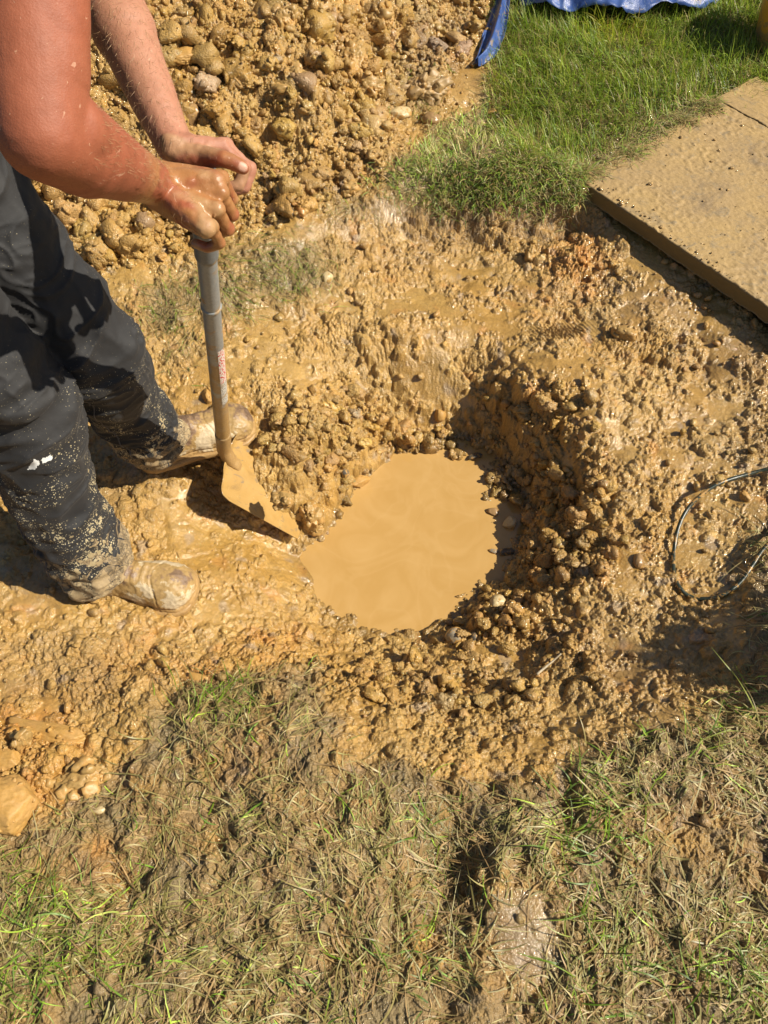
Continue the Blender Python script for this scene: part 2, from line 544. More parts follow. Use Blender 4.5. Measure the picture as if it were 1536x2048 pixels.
# crumbs and ridges
c1 = pn(X * 55 + 3 * pn(X * 20, Y * 20, 6), Y * 55 + 3 * pn(X * 20, Y * 20, 7), 20)
c2 = pn(X * 120, Y * 120, 21)
c3 = pn(X * 240, Y * 240, 22)
crm = .35 + .9 * smooth(-.25, .3, pn(X * 6, Y * 6, 33) + .4 * pn(X * 17, Y * 17, 34))
c4 = pn(X * 400, Y * 400, 35)
det += (.0075 * c1 - .0040 * np.abs(c2) + .0034 * c3 * crm + .0022 * c4 * crm + .0045 * (smooth(-.05, .12, c2) - .5) * crm) * (.55 + .7 * clod) * (1 - .3 * mk["lawn"])
ridg = 1 - np.abs(pn(X * 34, Y * 34, 23)) * 2.4
det += .0020 * ridg * (.3 + clod)
# torn, matted texture of trampled turf: streaks
det += mk["bottom"] * (.012 * pn(X * 24, Y * 24, 24) + .005 * np.abs(pn(X * 60 + 3 * pn(X * 16, Y * 16, 8), Y * 45, 25)))
# silt fills the hollows of wet ground
wet2 = np.maximum(wetm, .85 * smooth(-.02, .28, pn(X * 4.5, Y * 4.5, 49) + .35 * pn(X * 13, Y * 13, 50)) * (1 - mk["lawn"]) * (1 - mk["bottom"]) * (1 - mk["heap"]) * (1 - .7 * clod))
lev = -.006 + .017 * wet2 + .004 * pn(X * 9, Y * 9, 26)
lev = np.where(wet2 > .12, lev, -9)
dd = det - lev
pool_flat = smooth(.0035, -.001, dd)
det = np.where(dd < 0, lev + .12 * dd, det) + 0
det = np.where(lev > -1, det + .0006 * pn(X * 30, Y * 30, 27), det)
# ribbed boot print
rib = samp(blobs([(1120,668,52,24,1)]), X, Y) * near
det += rib * .006 * np.sin((X * .9 + Y * .45) * 2 * np.pi / .011)
Z = base + det
# shovel cut and turf lip stay crisp: sink under slab and boots is handled by base
jx = .005 * pn(X * 110, Y * 110, 30) * (.4 + clod); jy = .005 * pn(X * 110, Y * 110, 31) * (.4 + clod)
inner = np.zeros_like(X); inner[J0 + 2:J0 + NY - 2, I0 + 2:I0 + NS - 2] = 1
Xd, Yd = X + jx * inner, Y + jy * inner
far = smooth(1.0, 1.6, np.maximum(np.abs(X) / wid(Y), 0)) 

# colours (dry-neutral albedo of the soil itself)
gold = np.array([.400, .228, .050]); pale = np.array([.42, .270, .083]); brn = np.array([.235, .152, .075]); org = np.array([.47, .205, .035]); soil = np.array([.19, .135, .065])
f1 = smooth(-.35, .35, pn(X * 5, Y * 5, 40) + .5 * pn(X * 22, Y * 22, 41))[..., None]
col = gold * (1 - .5 * f1) + pale * .5 * f1
col = col * (1 + .16 * tint[..., None])
bm = np.clip(mk["brown"] * (.65 + 1.0 * pn(X * 12, Y * 12, 42) + .5 * pn(X * 50, Y * 50, 43)), 0, 1)[..., None]
col = col * (1 - .85 * bm) + brn * .85 * bm
om = np.clip(mk["orange"] * (.7 + 1.6 * pn(X * 25, Y * 25, 44)), 0, 1)[..., None]
col = col * (1 - om) + org * om
# scattered rusty and grey flecks
fl = smooth(.33, .5, pn(X * 16, Y * 16, 45))[..., None] * .5
col = col * (1 - fl) + np.array([.47, .22, .05]) * fl
fl = smooth(.36, .5, pn(X * 19, Y * 19, 46))[..., None] * .45
col = col * (1 - fl) + np.array([.33, .26, .19]) * fl
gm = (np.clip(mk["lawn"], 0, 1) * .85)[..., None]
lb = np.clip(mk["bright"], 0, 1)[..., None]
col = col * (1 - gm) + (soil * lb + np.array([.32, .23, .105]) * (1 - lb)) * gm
tm = np.clip(mk["tuft"] * 1.2, 0, .75)[..., None]
col = col * (1 - tm) + np.array([.22, .165, .075]) * tm
gm = (mk["bottom"] * np.clip(.45 + 1.2 * pn(X * 10, Y * 10, 47) - .6 * mk["gap"], 0, .8))[..., None]
col = col * (1 - gm) + np.array([.21, .16, .075]) * gm
col = np.where(near[..., None], col, soil)
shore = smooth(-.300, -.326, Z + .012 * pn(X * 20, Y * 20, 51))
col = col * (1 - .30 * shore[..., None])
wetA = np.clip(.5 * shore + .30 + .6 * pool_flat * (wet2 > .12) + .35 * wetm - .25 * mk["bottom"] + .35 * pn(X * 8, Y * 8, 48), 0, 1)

idx = np.arange(H * W_).reshape(H, W_)
faces = np.stack([idx[:-1, :-1], idx[:-1, 1:], idx[1:, 1:], idx[1:, :-1]], -1).reshape(-1, 4)
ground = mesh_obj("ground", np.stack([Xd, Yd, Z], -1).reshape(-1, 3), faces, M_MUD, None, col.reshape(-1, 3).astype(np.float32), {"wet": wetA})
tag(ground, kind="structure")


def gz(x, y):
    """height of the finished ground"""
    x = np.asarray(x, float); y = np.asarray(y, float)
    fy = np.clip(np.interp(y, y_all, np.arange(len(y_all))), 0, H - 1.001)
    fx = np.clip(np.interp(x / wid(y), s_all, np.arange(len(s_all))), 0, W_ - 1.001)
    i, j = fx.astype(int), fy.astype(int)
    a, b = fx - i, fy - j
    return (Z[j, i] * (1 - a) + Z[j, i + 1] * a) * (1 - b) + (Z[j + 1, i] * (1 - a) + Z[j + 1, i + 1] * a) * b


def hit(u, v):
    """where the ray through a pixel of the photograph meets the ground"""
    a, dy, dz = ray(u, v)
    for d in np.arange(1.0, 5.0, .004):
        z = CAM_H + dz * d
        if z < gz(a * d, dy * d): break
    return np.array([a * d, dy * d, float(gz(a * d, dy * d))])


# ------------------------------------------------------------------ muddy water
def water(name, cu, cv, z, r, seed, mat):
    c = at(cu, cv, z)
    ns, nr = 128, 40
    V, F = [(c[0], c[1], z)], []
    for j in range(1, nr + 1):
        for i in range(ns):
            a = 2 * math.pi * i / ns
            q = r * j / nr
            V.append((c[0] + q * math.cos(a), c[1] + q * math.sin(a) * .95, z))
    for i in range(ns): F.append([0, 1 + i, 1 + (i + 1) % ns])
    for j in range(nr - 1):
        for i in range(ns):
            a = 1 + j * ns
            F.append([a + i, a + ns + i, a + ns + (i + 1) % ns, a + (i + 1) % ns])
    return tag(mesh_obj(name, V, F, mat), kind="structure")


def water_material():
    m, nt, bs, L = nmat("muddy_water")
    tc = N(nt, "TexCoord"); v = tc.outputs["Object"]
    n1 = noise_node(nt, 7, 3, .5, v, 1.6)
    n2 = noise_node(nt, 5.5, 2, .5, v, 1.8)
    c = ramp(nt, n1.outputs[0], [(.35, (.46, .272, .083)), (.66, (.50, .305, .104))]).outputs[0]
    r2 = ramp(nt, n2.outputs[0], [(.44, 0.0), (.5, 1.0), (.54, 0.0)]).outputs[0]
    c = mix(nt, N_fac(nt, r2, .14), c, (.58, .38, .16))
    L(c, bs.inputs["Base Color"])
    bs.inputs["Roughness"].default_value = .09
    bs.inputs["Specular IOR Level"].default_value = .6
    n3 = noise_node(nt, 14, 1, .4, v)
    L(bump(nt, n3.outputs[0], .15, .002), bs.inputs["Normal"])
    return m


def N_fac(nt, s, k):
    m = nt.nodes.new("ShaderNodeMath"); m.operation = 'MULTIPLY'
    nt.links.new(s, m.inputs[0]); m.inputs[1].default_value = k
    return m.outputs[0]


water("muddy_water", 825, 1075, -.333, .40, 1, water_material())

# ------------------------------------------------------------------ mesh kit
def ico(sub):
    bm = bmesh.new(); bmesh.ops.create_icosphere(bm, subdivisions=sub, radius=1.0)
    V = np.array([v.co[:] for v in bm.verts]); F = np.array([[v.index for v in f.verts] for f in bm.faces])
    bm.free()
    return V, F


ICO = {k: ico(k) for k in (2, 3, 4, 5)}


def unit(v):
    v = np.asarray(v, float); return v / (np.linalg.norm(v) + 1e-12)


def capsule(a, b, ra, rb, n=20, flat=1.0, nrm=None):
    """closed rounded cone from a to b; flat squashes it along nrm"""
    a, b = np.asarray(a, float), np.asarray(b, float)
    d = unit(b - a)
    u = np.asarray(nrm, float) if nrm is not None else (np.array([0, 0, 1.]) if abs(d[2]) < .9 else np.array([1., 0, 0]))
    u = unit(u - d * (u @ d)); w = np.cross(d, u)
    rings = []
    for k in range(1, 6):
        t = k / 5 * math.pi / 2; rings.append((a - d * ra * math.cos(t), ra * math.sin(t)))
    for k in range(1, 6): rings.append((a + (b - a) * k / 6, ra + (rb - ra) * k / 6))
    for k in range(0, 5):
        t = math.pi / 2 + k / 5 * math.pi / 2; rings.append((b - d * rb * math.cos(t), rb * math.sin(t)))
    V, F = [a - d * ra], []
    for c, r in rings:
        for i in range(n):
            th = 2 * math.pi * i / n
            V.append(c + w * r * math.cos(th) + u * r * flat * math.sin(th))
    V.append(b + d * rb)
    for i in range(n): F.append([0, 1 + (i + 1) % n, 1 + i])
    for j in range(len(rings) - 1):
        q = 1 + j * n
        for i in range(n): F.append([q + i, q + (i + 1) % n, q + n + (i + 1) % n, q + n + i])
    q = 1 + (len(rings) - 1) * n; t = len(V) - 1
    for i in range(n): F.append([q + i, q + (i + 1) % n, t])
    return np.array(V), F


def ellip(c, r, R=None, sub=3):
    V, F = ICO[sub]
    V = V * np.asarray(r)
    if R is not None: V = V @ np.asarray(R).T
    return V + np.asarray(c), [list(f) for f in F]


def loft(cs, frames, shapes, cap=True):
    """cs centres, frames list of (u,w), shapes list of (n,2)"""
    V, F = [], []
    n = len(shapes[0])
    for c, (u, w), s in zip(cs, frames, shapes):
        V.append(np.asarray(c) + s[:, :1] * np.asarray(u) + s[:, 1:] * np.asarray(w))
    V = np.concatenate(V)
    for j in range(len(cs) - 1):
        for i in range(n):
            F.append([j * n + i, j * n + (i + 1) % n, (j + 1) * n + (i + 1) % n, (j + 1) * n + i])
    if cap:
        V = np.vstack([V, np.mean(V[:n], 0), np.mean(V[-n:], 0)])
        a, b = len(V) - 2, len(V) - 1
        q = (len(cs) - 1) * n
        for i in range(n):
            F.append([(i + 1) % n, i, a]); F.append([q + i, q + (i + 1) % n, b])
    return V, F


def spline(pts_, n):
    """Catmull-Rom through points (any dimension)"""
    p = np.asarray(pts_, float)
    p = np.vstack([2 * p[0] - p[1], p, 2 * p[-1] - p[-2]])
    m = len(p) - 3
    t = np.linspace(0, m - 1e-9, n); k = t.astype(int); f = (t - k)[:, None]
    a, b, c, d = p[k], p[k + 1], p[k + 2], p[k + 3]
    return .5 * (2 * b + (c - a) * f + (2 * a - 5 * b + 4 * c - d) * f ** 2 + (3 * b - a - 3 * c + d) * f ** 3)


def tube_path(path, radii, n=24, ref=(0, 1, 0), mod=None, cap=True, asp=None):
    path = np.asarray(path); T = np.gradient(path, axis=0)
    frames, shapes = [], []
    th = np.linspace(0, 2 * np.pi, n, endpoint=False)
    for j, (p, t) in enumerate(zip(path, T)):
        t = unit(t); u = np.asarray(ref, float); u = unit(u - t * (u @ t)); w = np.cross(t, u)
        r = np.full(n, radii[j], float)
        if mod is not None: r = r + mod(j / (len(path) - 1), th)
        a = asp[j] if asp is not None else 1.0
        frames.append((u, w)); shapes.append(np.stack([r * np.cos(th), r * np.sin(th) * a], 1))
    return loft(path, frames, shapes, cap)


def join(parts):
    V, F, o = [], [], 0
    for v, f in parts:
        V.append(v); F += [[i + o for i in q] for q in f]; o += len(v)
    return np.concatenate(V), F


def fuse(parts, voxel, iters=4, factor=.5):
    """melt overlapping closed shapes into one continuous skin; returns verts, quads"""
    V, F = join(parts)
    me = bpy.data.meshes.new("t"); me.from_pydata(V.tolist(), [], F); me.update()
    o = bpy.data.objects.new("t", me); C.objects.link(o)
    r = o.modifiers.new("r", 'REMESH'); r.mode = 'VOXEL'; r.voxel_size = voxel
    s = o.modifiers.new("s", 'SMOOTH'); s.factor = factor; s.iterations = iters
    bpy.context.view_layer.update()
    ev = o.evaluated_get(bpy.context.evaluated_depsgraph_get())
    m2 = ev.to_mesh()
    V = np.empty(len(m2.vertices) * 3, np.float32); m2.vertices.foreach_get("co", V)
    n = len(m2.loops); L_ = np.empty(n, np.int32); m2.loops.foreach_get("vertex_index", L_)
    assert n == 4 * len(m2.polygons)
    V = V.reshape(-1, 3).copy(); Fq = L_.reshape(-1, 4).copy()
    nrm = np.empty(len(V) * 3, np.float32); m2.vertex_normals.foreach_get("vector", nrm)
    ev.to_mesh_clear(); bpy.data.objects.remove(o); bpy.data.meshes.remove(me)
    return V.astype(float), Fq, nrm.reshape(-1, 3).astype(float)


# ------------------------------------------------------------------ shovel
RS = unit([0, .97, .23]); RF = unit([.93, .08, -.35]); RF = unit(RF - RS * (RF @ RS)); RN = np.cross(RF, RS)
RMID = P(436, 402, 1.012)
SH_TOP = RMID - RF * .016 - RN * .034 + RS * .006          # middle of the T grip
SOCK = P(449, 905, 1.92)
SH_JOIN = SH_TOP + (SOCK - SH_TOP) * .03


def coat_material(name, base, rough, mud_lo, mud_hi, metal=0.0, spec=.5, scale=22):
    """clean surface with mud that thickens towards the ground (object z between mud_hi and mud_lo)"""
    m, nt, bs, L = nmat(name)
    tc = N(nt, "TexCoord"); v = tc.outputs["Object"]
    sep = N(nt, "SeparateXYZ"); L(v, sep.inputs[0])
    n1 = noise_node(nt, scale, 6, .62, v, .6); n2 = noise_node(nt, scale * 9, 4, .7, v)
    hgt = maprange(nt, sep.outputs[2], mud_hi, mud_lo, 0.0, 1.0)
    a = N(nt, "Math", operation='ADD'); L(hgt, a.inputs[0]); L(maprange(nt, n1.outputs[0], .25, .75, -.55, .45), a.inputs[1])
    f = ramp(nt, a.outputs[0], [(.30, 0.0), (.46, .8), (.7, 1.0)]).outputs[0]
    mudc = ramp(nt, n2.outputs[0], [(.3, (.30, .18, .07)), (.7, (.44, .27, .10))]).outputs[0]
    bc = mix(nt, 1.0, base, ramp(nt, n2.outputs[0], [(.3, .82), (.7, 1.1)]).outputs[0], 'MULTIPLY')
    L(mix(nt, f, bc, mudc), bs.inputs["Base Color"])
    L(maprange(nt, n1.outputs[0], .3, .7, rough - .08, rough + .12), bs.inputs["Roughness"])
    mt = N(nt, "Math", operation='SUBTRACT'); mt.inputs[0].default_value = 1; L(f, mt.inputs[1])
    L(N_fac(nt, mt.outputs[0], metal), bs.inputs["Metallic"])
    bs.inputs["Specular IOR Level"].default_value = spec
    L(bump(nt, n1.outputs[0], .5, .0016, bump(nt, n2.outputs[0], .4, .0005)), bs.inputs["Normal"])
    return m


M_SHAFT = coat_material("grey_tube", (.29, .30, .29), .40, -.10, .95, 0.2)
M_STEEL = coat_material("muddy_steel", (.25, .25, .24), .35, .2, .6, .5, scale=9)
M_GRIP = coat_material("grey_grip", (.16, .165, .16), .45, .1, 1.1)
shovel = tag(empty("shovel", tuple(SOCK)), "muddy steel shovel with grey tubular shaft, blade pushed in beside the pool", "shovel")
o_ = SOCK

tv = np.linspace(0, 1, 60)[:, None]
path = SH_JOIN + (SOCK + (0, 0, .1) - SH_JOIN) * tv
path = np.vstack([path])
shdir = unit(SOCK - SH_JOIN)
V, F = tube_path(SH_JOIN + shdir * np.linspace(0, 1, 60)[:, None] * .80, np.interp(np.linspace(0, 1, 60), [0, 1], [.0152, .0175]), 40)
mesh_obj("shaft", V - o_, F, M_SHAFT, shovel)
# raised collar ring on the tube
rc = SH_JOIN + shdir * .215
V, F = tube_path(rc + shdir * np.linspace(-.004, .004, 9)[:, None], [.0150, .0166, .0174, .0178, .0180, .0178, .0174, .0166, .0150], 40)
mesh_obj("collar", V - o_, F, M_SHAFT, shovel)
# T grip across the top
gdir = RS
V, F = fuse([capsule(SH_TOP - gdir * .026, SH_TOP + gdir * .070, .0140, .0140, 32), capsule(SH_TOP, SH_JOIN + shdir * .07, .0155, .0185, 32)], .002, 3)[:2]
mesh_obj("grip", V - o_, F, M_GRIP, shovel)
# socket that bends into the blade
BD = unit([.655, -.10, -.735]); BW = unit([.13, .99, .03]); BW = unit(BW - BD * (BW @ BD)); BN = np.cross(BD, BW)
if BN[2] < 0: BN = -BN
C0 = SOCK + np.array([.004, -.002, -.028])
sp1 = SH_JOIN + shdir * .775
path = spline([sp1, sp1 + shdir * .06, SOCK + shdir * -.02, C0 + BD * .005 + BN * .006, C0 + BD * .028 + BN * .003, C0 + BD * .050 - BN * .003], 50)
q = np.linspace(0, 1, 50)
V, F = tube_path(path, np.interp(q, [0, .02, .5, .75, 1], [.0186, .0194, .0185, .0165, .012]), 32, ref=BW, asp=np.interp(q, [0, .5, .8, 1], [1, .95, .6, .25]))
M_SOCK = coat_material("muddy_socket", (.18, .17, .15), .42, .0, .25)
mesh_obj("socket", V - o_, F, M_SOCK, shovel)
# pressed blade: rounded shoulders, shallow dish, slightly tapering to the mouth
nu, nv = 60, 70
V, F = [], []
LB = .285
for side in (0, 1):
    for i in range(nv + 1):
        t = i / nv
        hw = np.interp(t, [0, .03, .08, .16, 1], [.060, .092, .108, .113, .097])
        for j in range(nu + 1):
            s = -1 + 2 * j / nu
            y_ = t * LB
            if t > .85: y_ += .008 * (1 - s * s) * (t - .85) / .15
            dish = .014 * (abs(s) ** 2.6) * (1 - .35 * t)
            rib_ = .010 * math.exp(-(s / .16) ** 2) * max(0, 1 - t / .5)
            top = .012 * math.exp(-(t / .035) ** 2)
            p = C0 + BD * (y_ - .012) + BW * hw * s + BN * (dish + rib_ + top - .001 - (.0022 if side else 0))
            V.append(p)
na = (nv + 1) * (nu + 1)
for i in range(nv):
    for j in range(nu):
        a = i * (nu + 1) + j
        F.append([a, a + 1, a + nu + 2, a + nu + 1]); F.append([na + a, na + a + nu + 1, na + a + nu + 2, na + a + 1])
rim_ = [j for j in range(nu + 1)] + [i * (nu + 1) + nu for i in range(1, nv + 1)] + [nv * (nu + 1) + j for j in range(nu - 1, -1, -1)] + [i * (nu + 1) for i in range(nv - 1, 0, -1)]
for a, b in zip(rim_, rim_[1:] + rim_[:1]): F.append([a, na + a, na + b, b])
M_BLD = None
def blade_mat():
    m, nt, bs, L = nmat("mud_slick_blade")
    tc = N(nt, "TexCoord"); v = tc.outputs["Object"]
    n1 = noise_node(nt, 14, 5, .6, v, .8); n2 = noise_node(nt, 60, 4, .7, v)
    c = ramp(nt, n1.outputs[0], [(.25, (.24, .15, .06)), (.42, (.40, .24, .075)), (.7, (.45, .285, .10))]).outputs[0]
    mp = N(nt, "Mapping"); mp.inputs["Rotation"].default_value = (0, .8, .1); mp.inputs["Scale"].default_value = (.25, 1, 1); L(v, mp.inputs[0])
    n4 = noise_node(nt, 42, 5, .65, mp.outputs[0], .6)
    c = mix(nt, ramp(nt, n4.outputs[0], [(.56, 0.0), (.64, .8)]).outputs[0], c, (.26, .18, .09))
    c = mix(nt, ramp(nt, n4.outputs[0], [(.66, 0.0), (.70, .7)]).outputs[0], c, (.16, .15, .13))
    L(c, bs.inputs["Base Color"])
    L(maprange(nt, n2.outputs[0], .3, .7, .10, .30), bs.inputs["Roughness"])
    L(bump(nt, n1.outputs[0], .4, .003, bump(nt, n4.outputs[0], .5, .0015)), bs.inputs["Normal"])
    return m
mesh_obj("blade", np.array(V) - o_, F, blade_mat(), shovel)
# paper label wrapped on the side of the tube facing right
def label_mat():
    m, nt, bs, L = nmat("worn_label")
    tc = N(nt, "TexCoord"); v = tc.outputs["UV"]
    sep = N(nt, "SeparateXYZ"); L(v, sep.inputs[0])
    mp = N(nt, "Mapping"); mp.inputs["Scale"].default_value = (9, 60, 1); L(v, mp.inputs[0])
    n1 = noise_node(nt, 1, 2, .5, mp.outputs[0])
    mp2 = N(nt, "Mapping"); mp2.inputs["Scale"].default_value = (7, 34, 1); L(v, mp2.inputs[0])
    n2 = noise_node(nt, 1, 2, .5, mp2.outputs[0])
    txt = ramp(nt, n1.outputs[0], [(.47, 0.0), (.52, .75)]).outputs[0]
    c = mix(nt, txt, (.72, .70, .62), (.16, .15, .14))
    red = ramp(nt, n2.outputs[0], [(.52, 0.0), (.54, 1.0)]).outputs[0]
    cr = mix(nt, red, (.74, .70, .62), (.62, .03, .03))
    isred = ramp(nt, sep.outputs[1], [(.42, 0.0), (.43, 1.0)]).outputs[0]
    c = mix(nt, isred, c, cr)
    n3 = noise_node(nt, 24, 4, .6, tc.outputs["Object"])
    L(mix(nt, ramp(nt, n3.outputs[0], [(.56, 0.0), (.64, .9)]).outputs[0], c, (.42, .27, .11)), bs.inputs["Base Color"])
    bs.inputs["Roughness"].default_value = .4
    return m
V, F, UVs = [], [], []
u_ = np.array([1., 0, 0]); u_ = unit(u_ - shdir * (u_ @ shdir)); w_ = np.cross(shdir, u_)
if w_[1] > 0: w_ = -w_
for i in range(41):
    t = i / 40
    c = SH_JOIN + shdir * (.345 + .235 * t)
    r = np.interp((.345 + .235 * t) / .80, [0, 1], [.0152, .0175]) + .0006
    for j in range(11):
        a = math.radians(2 + 66 * j / 10)
        V.append(c + u_ * r * math.cos(a) + w_ * r * math.sin(a)); UVs.append((j / 10, 1 - t))
for i in range(40):
    for j in range(10):
        a = i * 11 + j; F.append([a, a + 1, a + 12, a + 11])
lb = mesh_obj("label_sticker", np.array(V) - o_, F, label_mat(), shovel)
uvl = lb.data.uv_layers.new(name="UVMap")
for lp in lb.data.loops: uvl.data[lp.index].uv = UVs[lp.vertex_index]

# ------------------------------------------------------------------ person
NHIP, FHIP = np.array([-.83, .95, .90]), np.array([-.80, 1.16, .92])
NK, FK = P(36, 800, 1.40), P(186, 700, 1.50)
n_heel, n_toe = hit(165, 1150), hit(398, 1195)
f_heel, f_toe = hit(292, 932), hit(508, 850)
n_toe[2] = n_heel[2] = min(n_toe[2], n_heel[2]) + .012
f_toe[2] = f_heel[2] = min(f_toe[2], f_heel[2]) + .012
NA = n_heel + unit(n_toe - n_heel) * .045 + np.array([0, 0, .10])
FA = f_heel + unit(f_toe - f_heel) * .045 + np.array([0, 0, .10])
NSH, FSH = np.array([-.34, .93, 1.27]), np.array([-.43, 1.26, 1.27])
NEL, NWR = P(84, 268, .755), RMID - RF * .086 + RS * .004
print('wrist px', to_px(*NWR))
FEL, FWR = P(184, -80, 1.09), P(348, 290, 1.055)


def hand(W, idx, pin, thumb, curl, nails=True, rf=.0098, lens=(.043, .027, .022), fdir=None):
    """wrist, index and pinky knuckles, thumb chain of points; curl = angles of the three phalanges"""
    parts = []
    s = unit(idx - pin)
    mid = (idx + pin) / 2
    f = (mid - W); f = unit(f - s * (f @ s)) if fdir is None else fdir
    n_ = np.cross(f, s)
    if n_[2] < 0: n_ = -n_
    for k in range(4):
        t = k / 3.0
        m = idx + (pin - idx) * t + n_ * (.004 * math.sin(math.pi * (t + .12))) + f * (.004 * math.sin(math.pi * (t * .8 + .15)))
        base_ = W + s * (.018 * (1 - 2 * t)) + n_ * .001
        rk = [.0115, .0118, .0112, .0100][k]
        parts.append(capsule(base_, m, .0150, rk, 20))
        parts.append(capsule(base_ - n_ * .010, m - n_ * .008 - f * .010, .0135, .0105, 20))
        parts.append(ellip(m + n_ * .0018, (rk * 1.03,) * 3))
        sc = [.94, 1.0, .95, .80][k]; p = m.copy(); rr = rf * [1, 1.04, .98, .86][k]
        jig = [.03, 0, .02, .06][k]
        for q_, (a, l) in enumerate(zip(curl, lens)):
            aa = math.radians(a) + jig
            d = f * math.cos(aa) - n_ * math.sin(aa)
            p2 = p + d * l * sc
            r1, r2 = rr * (1 - .07 * q_), rr * (1 - .07 * (q_ + 1))
            parts.append(capsule(p, p2, r1, r2, 18))
            if q_ == 0: parts.append(ellip(p2 + n_ * .001, (rr * 1.05,) * 3))
            p = p2
    for (a, ra), (b, rb) in zip(thumb[:-1], thumb[1:]): parts.append(capsule(a, b, ra, rb, 20))
    return parts, f, s, n_


body = []
# torso and pelvis (mostly outside the picture, bent over the shovel)
hipm = (NHIP + FHIP) / 2; shm = (NSH + FSH) / 2
sdir = unit(FSH - NSH)
up = unit(shm - hipm)
body.append(capsule(NHIP + sdir * .03, FHIP - sdir * .03, .115, .115, 32))
body.append(capsule(hipm, hipm + up * .24, .135, .125, 32))
for k in (-1, 1):
    body.append(capsule(hipm + up * .20 + sdir * .035 * k, shm - up * .07 + sdir * .07 * k, .115, .115, 32))
body.append(capsule(NSH + sdir * .02, FSH - sdir * .02, .062, .062, 28))
neck = shm + unit([.75, 0, .65]) * .10
head = shm + unit([.80, 0, .60]) * .235
body.append(capsule(shm, neck, .068, .056, 24))
hx, hz = unit([.52, -.05, -.85]), unit([.85, 0, .52])      # face looks down at the hole
hy = np.cross(hz, hx); HR = np.stack([hx, hy, hz], 1)
hp_ = lambda a, b, c: head + hx * a + hy * b + hz * c
body += [ellip(head, (.094, .074, .112), HR, 4), ellip(hp_(.028, 0, -.062), (.058, .052, .056), HR), capsule(neck, hp_(-.02, 0, -.04), .056, .058, 24),
         capsule(hp_(.088, 0, .015), hp_(.108, 0, -.022), .008, .014, 12), ellip(hp_(.072, 0, .032), (.022, .055, .012), HR),
         ellip(hp_(.080, 0, -.058), (.013, .026, .006), HR), ellip(hp_(.078, 0, -.070), (.013, .022, .006), HR), ellip(hp_(.066, 0, -.098), (.022, .022, .018), HR)]
for k in (-1, 1):
    body += [ellip(hp_(-.004, .076 * k, -.008), (.016, .007, .030), HR), ellip(hp_(.074, .031 * k, .006), (.010, .015, .009), HR), ellip(hp_(.062, .042 * k, -.028), (.022, .020, .018), HR)]
# legs under the trousers
for hp1, kn, an, hl, to in ((NHIP, NK, NA, n_heel, n_toe), (FHIP, FK, FA, f_heel, f_toe)):
    body += [capsule(hp1, kn, .080, .050, 28), capsule(kn, an, .050, .036, 24), capsule(kn + (0, 0, -.10), kn + (an - kn) * .6, .052, .042, 24)]
    body.append(capsule(an - (0, 0, .04), hl + (to - hl) * .75 + np.array([0, 0, .03]), .034, .028, 20))
# near (right) arm
ua = NEL - NSH
side_ = unit(np.cross(unit(NWR - NEL), np.array([0, 0, 1.])))
body += [capsule(NSH, NSH + ua * .55, .060, .055, 32), capsule(NSH + ua * .35, NEL, .055, .045, 32),
         capsule(NSH + ua * .3 + np.array([.018, 0, 0]), NSH + ua * .8 + np.array([.012, 0, .0]), .044, .040, 28)]
fa = NWR - NEL
body += [capsule(NEL, NEL + fa * .35, .045, .0465, 32), capsule(NEL + fa * .25, NWR, .0475, .0285, 32),
         capsule(NEL + fa * .12 + np.array([.012, .004, .010]), NEL + fa * .62 + np.array([.006, 0, .004]), .040, .032, 28),
         capsule(NWR - fa * .18, NWR + fa * .05, .0305, .0265, 24)]
# far (left) arm
ub = FEL - FSH; fb = FWR - FEL
body += [capsule(FSH, FSH + ub * .55, .060, .054, 32), capsule(FSH + ub * .4, FEL, .053, .043, 32),
         capsule(FEL, FEL + fb * .40, .043, .046, 32), capsule(FEL + fb * .3, FWR, .046, .0265, 32),
         capsule(FEL + fb * .15 + np.array([.010, 0, .006]), FEL + fb * .6, .040, .032, 28)]
# hands
ri, rp = RMID + RS * .036 , RMID - RS * .041 - RF * .006 - RN * .003
hand_parts = []
tb = NWR + (ri - NWR) * .25
thumbR = [(tb + np.array([0, .012, -.008]), .0165), (RMID - RF * .045 + RS * .036 - RN * .018, .0150), (RMID - RF * .022 + RS * .038 - RN * .040, .0115), (RMID + RF * .006 + RS * .028 - RN * .052, .0100)]
hpR, fR, sR, nR = hand(NWR + fa * .06, ri, rp, thumbR, (58, 128, 185), fdir=RF)
li = P(442, 296, 1.062); lp_ = li + np.array([-.004, .055, -.045])
thumbL = [(FWR + np.array([.012, -.020, -.004]), .0175), (P(408, 312, 1.040), .0145), (P(447, 318, 1.025), .0112), (P(475, 329, 1.028), .0100), (P(486, 336, 1.030), .0088)]
hpL, fL, sL, nL = hand(FWR, li, lp_, thumbL, (38, 108, 165))
# heel of the thumb fills the web between thumb and palm
hpL.append(capsule(FWR + np.array([.01, -.01, -.002]), li - np.array([.02, .006, .006]), .022, .016, 24))
hpR.append(capsule(NWR + fa * .08, ri - unit(fa) * .02 - np.array([0, 0, .008]), .022, .015, 24))
hpR.append(capsule(NWR + fa * .05, rp - unit(fa) * .02 - np.array([0, 0, .006]), .021, .014, 24))
body += hpR + hpL
BV, BF, BNm = fuse(body, .0026, 5, .5)

# skin relief: tendons, creases; skin colour by place
dW = np.minimum(np.linalg.norm(BV - (ri + rp + NWR) / 3, axis=1), np.linalg.norm(BV - (li + lp_ + FWR) / 3, axis=1))
hnd = smooth(.13, .06, dW)
